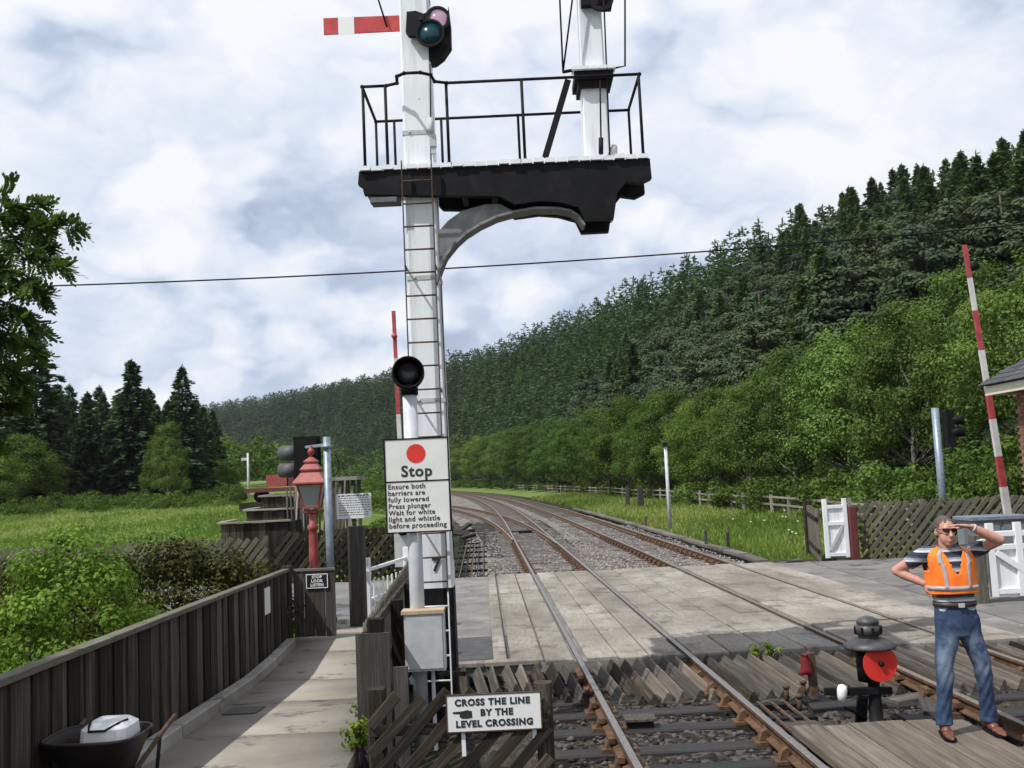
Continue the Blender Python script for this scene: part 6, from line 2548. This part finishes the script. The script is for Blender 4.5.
# --- body: one continuous skin
mb = MB()
hip_l, hip_r = L_(3.625, 8.5, .95), L_(3.805, 8.5, .95)
kn_l, kn_r = L_(3.56, 8.47, .52), L_(3.895, 8.48, .52)
an_l, an_r = L_(3.53, 8.5, .09), L_(3.945, 8.55, .09)
mb.tube([hip_l, kn_l, an_l], [.07, .05, .038], 12)
mb.tube([hip_r, kn_r, an_r], [.07, .05, .038], 12)
mb.tube([L_(3.71, 8.5, .86), L_(3.705, 8.5, 1.0), L_(3.695, 8.5, 1.15), L_(3.685, 8.5, 1.35), L_(3.68, 8.51, 1.5), L_(3.675, 8.51, 1.57)],
        [(.12, .09), (.14, .1), (.13, .095), (.16, .1), (.15, .085), (.06, .06)], 16)
mb.tube([L_(3.675, 8.51, 1.5), L_(3.67, 8.495, 1.58), L_(3.668, 8.485, 1.68)], [.07, .062, .062], 14)
HC = L_(3.667, 8.47, 1.742)
# head
mb.sphere(HC + Vector((0, .012, .022)), (.078, .1, .105), 20, 14)
mb.sphere(HC + Vector((0, -.03, -.05)), (.062, .068, .08), 18, 12)
mb.sphere(HC + Vector((0, -.055, -.105)), (.036, .035, .028), 14, 10)
mb.tube([HC + Vector((0, -.098, .012)), HC + Vector((0, -.112, -.018)), HC + Vector((0, -.118, -.035)), HC + Vector((0, -.1, -.047))], [.010, .014, .019, .012], 10)
for s_ in (-1, 1):
    mb.sphere(HC + Vector((s_ * .079, .018, -.012)), (.012, .02, .034), 10, 8)
    mb.sphere(HC + Vector((s_ * .035, -.085, .03)), (.026, .014, .012), 10, 8)
mb.sphere(HC + Vector((0, -.094, -.072)), (.026, .012, .007), 10, 8)
mb.sphere(HC + Vector((0, -.092, -.085)), (.022, .012, .008), 10, 8)
# arm with hand on the hip (left in the picture)
sh_l, el_l, wr_l = L_(3.475, 8.51, 1.545), L_(3.285, 8.68, 1.395), L_(3.475, 8.53, 1.285)
mb.tube([sh_l, sh_l.lerp(el_l, .5), el_l], [.06, .052, .042], 12)
mb.tube([el_l, el_l.lerp(wr_l, .3), wr_l], [.043, .047, .029], 12)
mb.sphere(el_l, .043, 12, 8)
# raised arm (right in the picture)
sh_r, el_r, wr_r = L_(3.885, 8.5, 1.55), L_(4.05, 8.29, 1.655), L_(3.81, 8.29, 1.782)
mb.tube([sh_r, sh_r.lerp(el_r, .5), el_r], [.06, .052, .043], 12)
mb.tube([el_r, el_r.lerp(wr_r, .3), wr_r], [.044, .048, .03], 12)
mb.sphere(el_r, .044, 12, 8)
mb.sphere(sh_l, .062, 12, 8)
mb.sphere(sh_r, .062, 12, 8)


def hand(mb, w, d, side, nrm, curl, spread=.012):
    """palm from the wrist along d; fingers across `side`; nrm is the palm side"""
    d, side, nrm = d.normalized(), side.normalized(), nrm.normalized()
    pe = w + d * .095
    mb.tube([w - d * .01, w + d * .04, pe], [(.026, .019), (.041, .017), (.041, .014)], 12) if False else None
    for k in range(-3, 4):
        o_ = side * (k * .0115)
        mb.tube([w + side * (k * .007) - d * .01, w + o_ + d * .05, pe + o_], [.014, .0145, .0115], 8)
    for k, ln in enumerate((.068, .078, .074, .058)):
        o_ = side * ((k - 1.5) * .0205)
        p = pe + o_
        dd = d + side * ((k - 1.5) * spread)
        pts = [p - d * .012]
        a = 0
        for j, f in enumerate((.45, .3, .25)):
            a += curl * (.6 if j == 0 else 1)
            p = p + (dd * math.cos(a) + nrm * math.sin(a)).normalized() * ln * f
            pts.append(p)
        mb.tube(pts, [.0102, .0096, .0088, .0075], 8)
        mb.sphere(pts[-1], .0075, 8, 6)
    t0 = w + d * .03 - side * .034
    t1 = t0 + (d * .6 - side * .75 + nrm * .25).normalized() * .042
    t2 = t1 + (d * .95 - side * .15 + nrm * .25).normalized() * .034
    mb.tube([t0 + side * .01, t1, t2], [.0145, .012, .0095], 8)
    mb.sphere(t2, .0095, 8, 6)


hand(mb, wr_r, L_(3.65, 8.312, 1.808) - wr_r, Vector((.05, -1, .12)), Vector((0, 0, -1)), .16)
hand(mb, wr_l, L_(3.54, 8.44, 1.20) - wr_l, Vector((.35, -.3, .5)), Vector((.8, .3, -.2)), .45)
me = remesh(mb, 'body', M_skin, .0075, 4)
body = link('body', me, mn)

# --- hair, sunglasses
mb = MB()
mb.sphere(HC + Vector((0, .02, .03)), (.083, .102, .106), 22, 16)
hm = remesh(mb, 'hair', M_hair, .009, 2, lambda co: .004 * np.sin(co[:, 0] * 210 + co[:, 1] * 160) * np.sin(co[:, 2] * 190))
import bmesh
bmh = bmesh.new()
bmh.from_mesh(hm)
kill = []
for f in bmh.faces:
    c = f.calc_center_median() - HC
    if c.z < -.02 or (c.y < -.035 and c.z < .075) or (c.y < .02 and c.z < .03):
        kill.append(f)
bmesh.ops.delete(bmh, geom=kill, context='FACES')
bmh.to_mesh(hm)
bmh.free()
link('hair', hm, mn)
mb = MB()
for s_ in (-1, 1):
    c = HC + Vector((s_ * .034, -.103, .012))
    mb.prism([(-.03, .016), (.028, .018), (.03, 0), (.02, -.017), (-.012, -.02), (-.028, -.006)] if s_ > 0 else [(-.028, .018), (.03, .016), (.028, -.006), (.012, -.02), (-.02, -.017), (-.03, 0)], c, (1, s_ * .25, 0), (0, 0, 1), (0, -1, 0), .006)
    mb.tube([HC + Vector((s_ * .064, -.094, .022)), HC + Vector((s_ * .082, -.05, .02)), HC + Vector((s_ * .084, .015, .008))], .0035, 6)
mb.tube([HC + Vector((-.008, -.108, .02)), HC + Vector((.008, -.108, .02))], .003, 6)
link('sunglasses', mb.mesh('sunglasses', M_black_gloss), mn)

# --- shirt
mb = MB()
mb.tube([L_(3.705, 8.5, 1.04), L_(3.705, 8.5, 1.1), L_(3.70, 8.5, 1.2), L_(3.69, 8.5, 1.35), L_(3.685, 8.505, 1.47), L_(3.68, 8.51, 1.565), L_(3.675, 8.51, 1.61)],
        [(.17, .118), (.175, .128), (.182, .135), (.192, .132), (.198, .118), (.16, .092), (.078, .072)], 22)
mb.tube([L_(3.62, 8.505, 1.54), sh_l, sh_l.lerp(el_l, .35), sh_l.lerp(el_l, .56)], [.07, .074, .066, .062], 14)
mb.tube([L_(3.74, 8.505, 1.54), sh_r, sh_r.lerp(el_r, .35), sh_r.lerp(el_r, .56)], [.07, .074, .068, .066], 14)
mb.tube([L_(3.675, 8.505, 1.58), L_(3.672, 8.497, 1.625)], [.078, .075], 16)
shirt = link('shirt', remesh(mb, 'shirt', M_shirt, .01, 5, fold(5, .012, 16)), mn)

# --- jeans
mb = MB()
mb.tube([L_(3.708, 8.505, .84), L_(3.71, 8.5, .93), L_(3.708, 8.5, 1.03), L_(3.706, 8.5, 1.115)], [(.15, .115), (.182, .128), (.178, .124), (.172, .12)], 20)
mb.tube([hip_l + Vector((0, 0, .05)), hip_l + Vector((-.005, 0, -.12)), kn_l + Vector((0, 0, .1)), kn_l, an_l.lerp(kn_l, .5), an_l + Vector((0, .005, .05)), an_l + Vector((0, 0, -.01))], [.1, .1, .08, .072, .066, .07, .075], 16)
mb.tube([hip_r + Vector((0, 0, .05)), hip_r + Vector((.01, 0, -.12)), kn_r + Vector((-.01, 0, .1)), kn_r, an_r.lerp(kn_r, .5), an_r + Vector((0, .005, .05)), an_r + Vector((0, 0, -.01))], [.1, .1, .08, .072, .066, .07, .075], 16)


def jean_fold(co):
    return .0032 * np.sin(co[:, 2] * 43 + 6 * np.sin(co[:, 0] * 18) + co[:, 1] * 20) * (.35 + (co[:, 2] < .6) * .8) + fold(8, .008, 14)(co)


link('jeans', remesh(mb, 'jeans', M_denim, .01, 5, jean_fold), mn)
mb = MB()
bel = []
for z in (1.098, 1.142):
    for rx in (0, 1):
        pass
ring_ = lambda rx, ry, z: [L_(3.706 + rx * math.cos(2 * math.pi * k / 32), 8.5 + ry * math.sin(2 * math.pi * k / 32), z) for k in range(32)]
rs_ = [ring_(.176, .125, 1.09), ring_(.186, .136, 1.092), ring_(.187, .137, 1.128), ring_(.176, .125, 1.13)]
vs = [v for r in rs_ for v in r]
fs = [(i * 32 + k, i * 32 + (k + 1) % 32, ((i + 1) % 4) * 32 + (k + 1) % 32, ((i + 1) % 4) * 32 + k) for i in range(4) for k in range(32)]
mb.add(vs, fs, True)
belt = link('belt', mb.mesh('belt', M_belt), mn)
link('buckle', MB().box(L_(3.706, 8.36, 1.11), (.05, .012, .036)).mesh('buckle', M_greypaint), belt)

# --- hi-vis vest: an open shell over the shirt with reflective bands
zrows = [1.195, 1.205, 1.22, 1.235, 1.275, 1.295, 1.32] + [1.34 + .0125 * i_ for i_ in range(18)] + [1.562, 1.57]
zmap = lambda z: z if z < 1.3 else 1.3 + (z - 1.3) * 1.17
rxs = np.interp(zrows, [1.16, 1.25, 1.36, 1.45, 1.51, 1.545, 1.57], [.212, .214, .22, .238, .236, .185, .105])
rys = np.interp(zrows, [1.16, 1.25, 1.36, 1.45, 1.51, 1.545, 1.57], [.162, .162, .158, .144, .122, .104, .088])
NS = 112
mb = MB()
vv = []
r7 = np.random.default_rng(2)
for j, z in enumerate(zrows):
    for k in range(NS):
        a = 2 * math.pi * k / NS
        wv = 1 + .018 * math.sin(5 * a + z * 9) + .012 * math.sin(9 * a - z * 15)
        cx = 3.705 - .05 * (z - 1.1)
        vv.append(L_(cx + rxs[j] * math.cos(a) * wv, 8.5 + rys[j] * math.sin(a) * wv, zmap(z) - .012 * math.sin(a) * (z < 1.23)))
fs_o, fs_r = [], []
cxm = MO.x
for j in range(len(zrows) - 1):
    zm = (zrows[j] + zrows[j + 1]) / 2
    for k in range(NS):
        am = 2 * math.pi * (k + .5) / NS
        rxm = (rxs[j] + rxs[j + 1]) / 2
        xm = rxm * math.cos(am)
        if zm > 1.385 and abs(math.cos(am)) > (.93 if zm < 1.44 else .9):
            continue
        if math.sin(am) < 0 and zm > 1.36 and abs(xm) < (zm - 1.35) * .42 + .008:
            continue
        f = (j * NS + k, j * NS + (k + 1) % NS, (j + 1) * NS + (k + 1) % NS, (j + 1) * NS + k)
        strip = abs(abs(math.degrees(am) % 180 - 90) - (27 if zm < 1.44 else 30)) < 5.2 and zm > 1.275 or 1.235 < zm < 1.275
        (fs_r if strip else fs_o).append(f)
m_or = mat('orange_vest', [(.85, .15, .012), (.95, .2, .016), (.98, .25, .03)], 6, .8, .1)
m_or.node_tree.nodes
m_rf = mat('reflective_tape', [(.36, .3, .3), (.44, .38, .38)], 20, .4)


def shell(name, fs, m_, th, parent, off_=0.0):
    me = bpy.data.meshes.new(name)
    me.from_pydata([tuple(v) for v in vv], [], fs)
    me.materials.append(m_)
    bm_ = bmesh.new()
    bm_.from_mesh(me)
    loose = [v for v in bm_.verts if not v.link_faces]
    bmesh.ops.delete(bm_, geom=loose, context='VERTS')
    bm_.normal_update()
    if off_:
        for v in bm_.verts:
            c = Vector((MO.x - .035 - MO.x, 0, v.co.z))
            d_ = (v.co - c).normalized()
            v.co += d_ * off_
    bmesh.ops.solidify(bm_, geom=bm_.faces[:], thickness=th)
    for f in bm_.faces:
        f.smooth = True
    bm_.to_mesh(me)
    bm_.free()
    return link(name, me, parent)


vest = shell('vest', fs_o + fs_r, m_or, .004, mn)
shell('reflective_tape', fs_r, m_rf, .002, vest, .004)

# --- shoes and bracelet
for an, dx in ((an_l, -.04), (an_r, .0)):
    mb = MB()
    d = Vector((dx, -.2, 0))
    for u, w, h, z0_ in ((-.35, .034, .05, 0), (-.2, .04, .085, 0), (.0, .042, .1, 0), (.3, .045, .07, 0), (.7, .05, .05, 0), (1.0, .044, .038, 0), (1.2, .025, .028, 0)):
        p = Vector((an.x, an.y, 0)) + d * u
        mb.sphere((p.x, p.y, h * .5 + .012), (w, .045, h * .58), 14, 10)
    sh = link('shoe', remesh(mb, 'shoe', M_shoe, .009, 4), mn)
    me = sh.data
    pl_ = Vector((an.x, an.y, 0))
    n_ = Vector((-d.y, d.x, 0)).normalized()
    d1 = d.normalized()
    poly = [(-.085, -.03), (-.06, -.045), (.1, -.052), (.2, -.05), (.25, -.025), (.25, .025), (.2, .05), (.1, .052), (-.06, .045), (-.085, .03)]
    link('sole', MB().prism(poly, pl_ + Vector((0, 0, .009)), d1, n_, (0, 0, 1), .018).mesh('sole', M_black), sh)
c = wr_r.lerp(el_r, .1)
dz = (el_r - wr_r).normalized()
link('bracelet', MB().lathe(c, [(.034, -.008), (.038, -.006), (.038, .006), (.034, .008)], 18, axis=dz).mesh('bracelet', M_greypaint), mn)

# ------------------------------------------------------------------ thin summer haze over the valley
hb = MB().box((-100, 730, 129), (1612, 1552, 264))
m = bpy.data.materials.new('haze')
m.use_nodes = True
m.node_tree.nodes.clear()
hg = NG(m.node_tree)
ho = hg.n('ShaderNodeOutputMaterial')
hv = hg.n('ShaderNodeVolumePrincipled')
hv.inputs['Color'].default_value = (.82, .88, 1.0, 1)
hv.inputs['Density'].default_value = .00007
hv.inputs['Anisotropy'].default_value = .2
m.node_tree.links.new(hv.outputs[0], ho.inputs['Volume'])
tag(hb.build('haze', m), 'thin pale haze filling the valley air', 'haze', kind='stuff')
SC.cycles.volume_bounces = 0
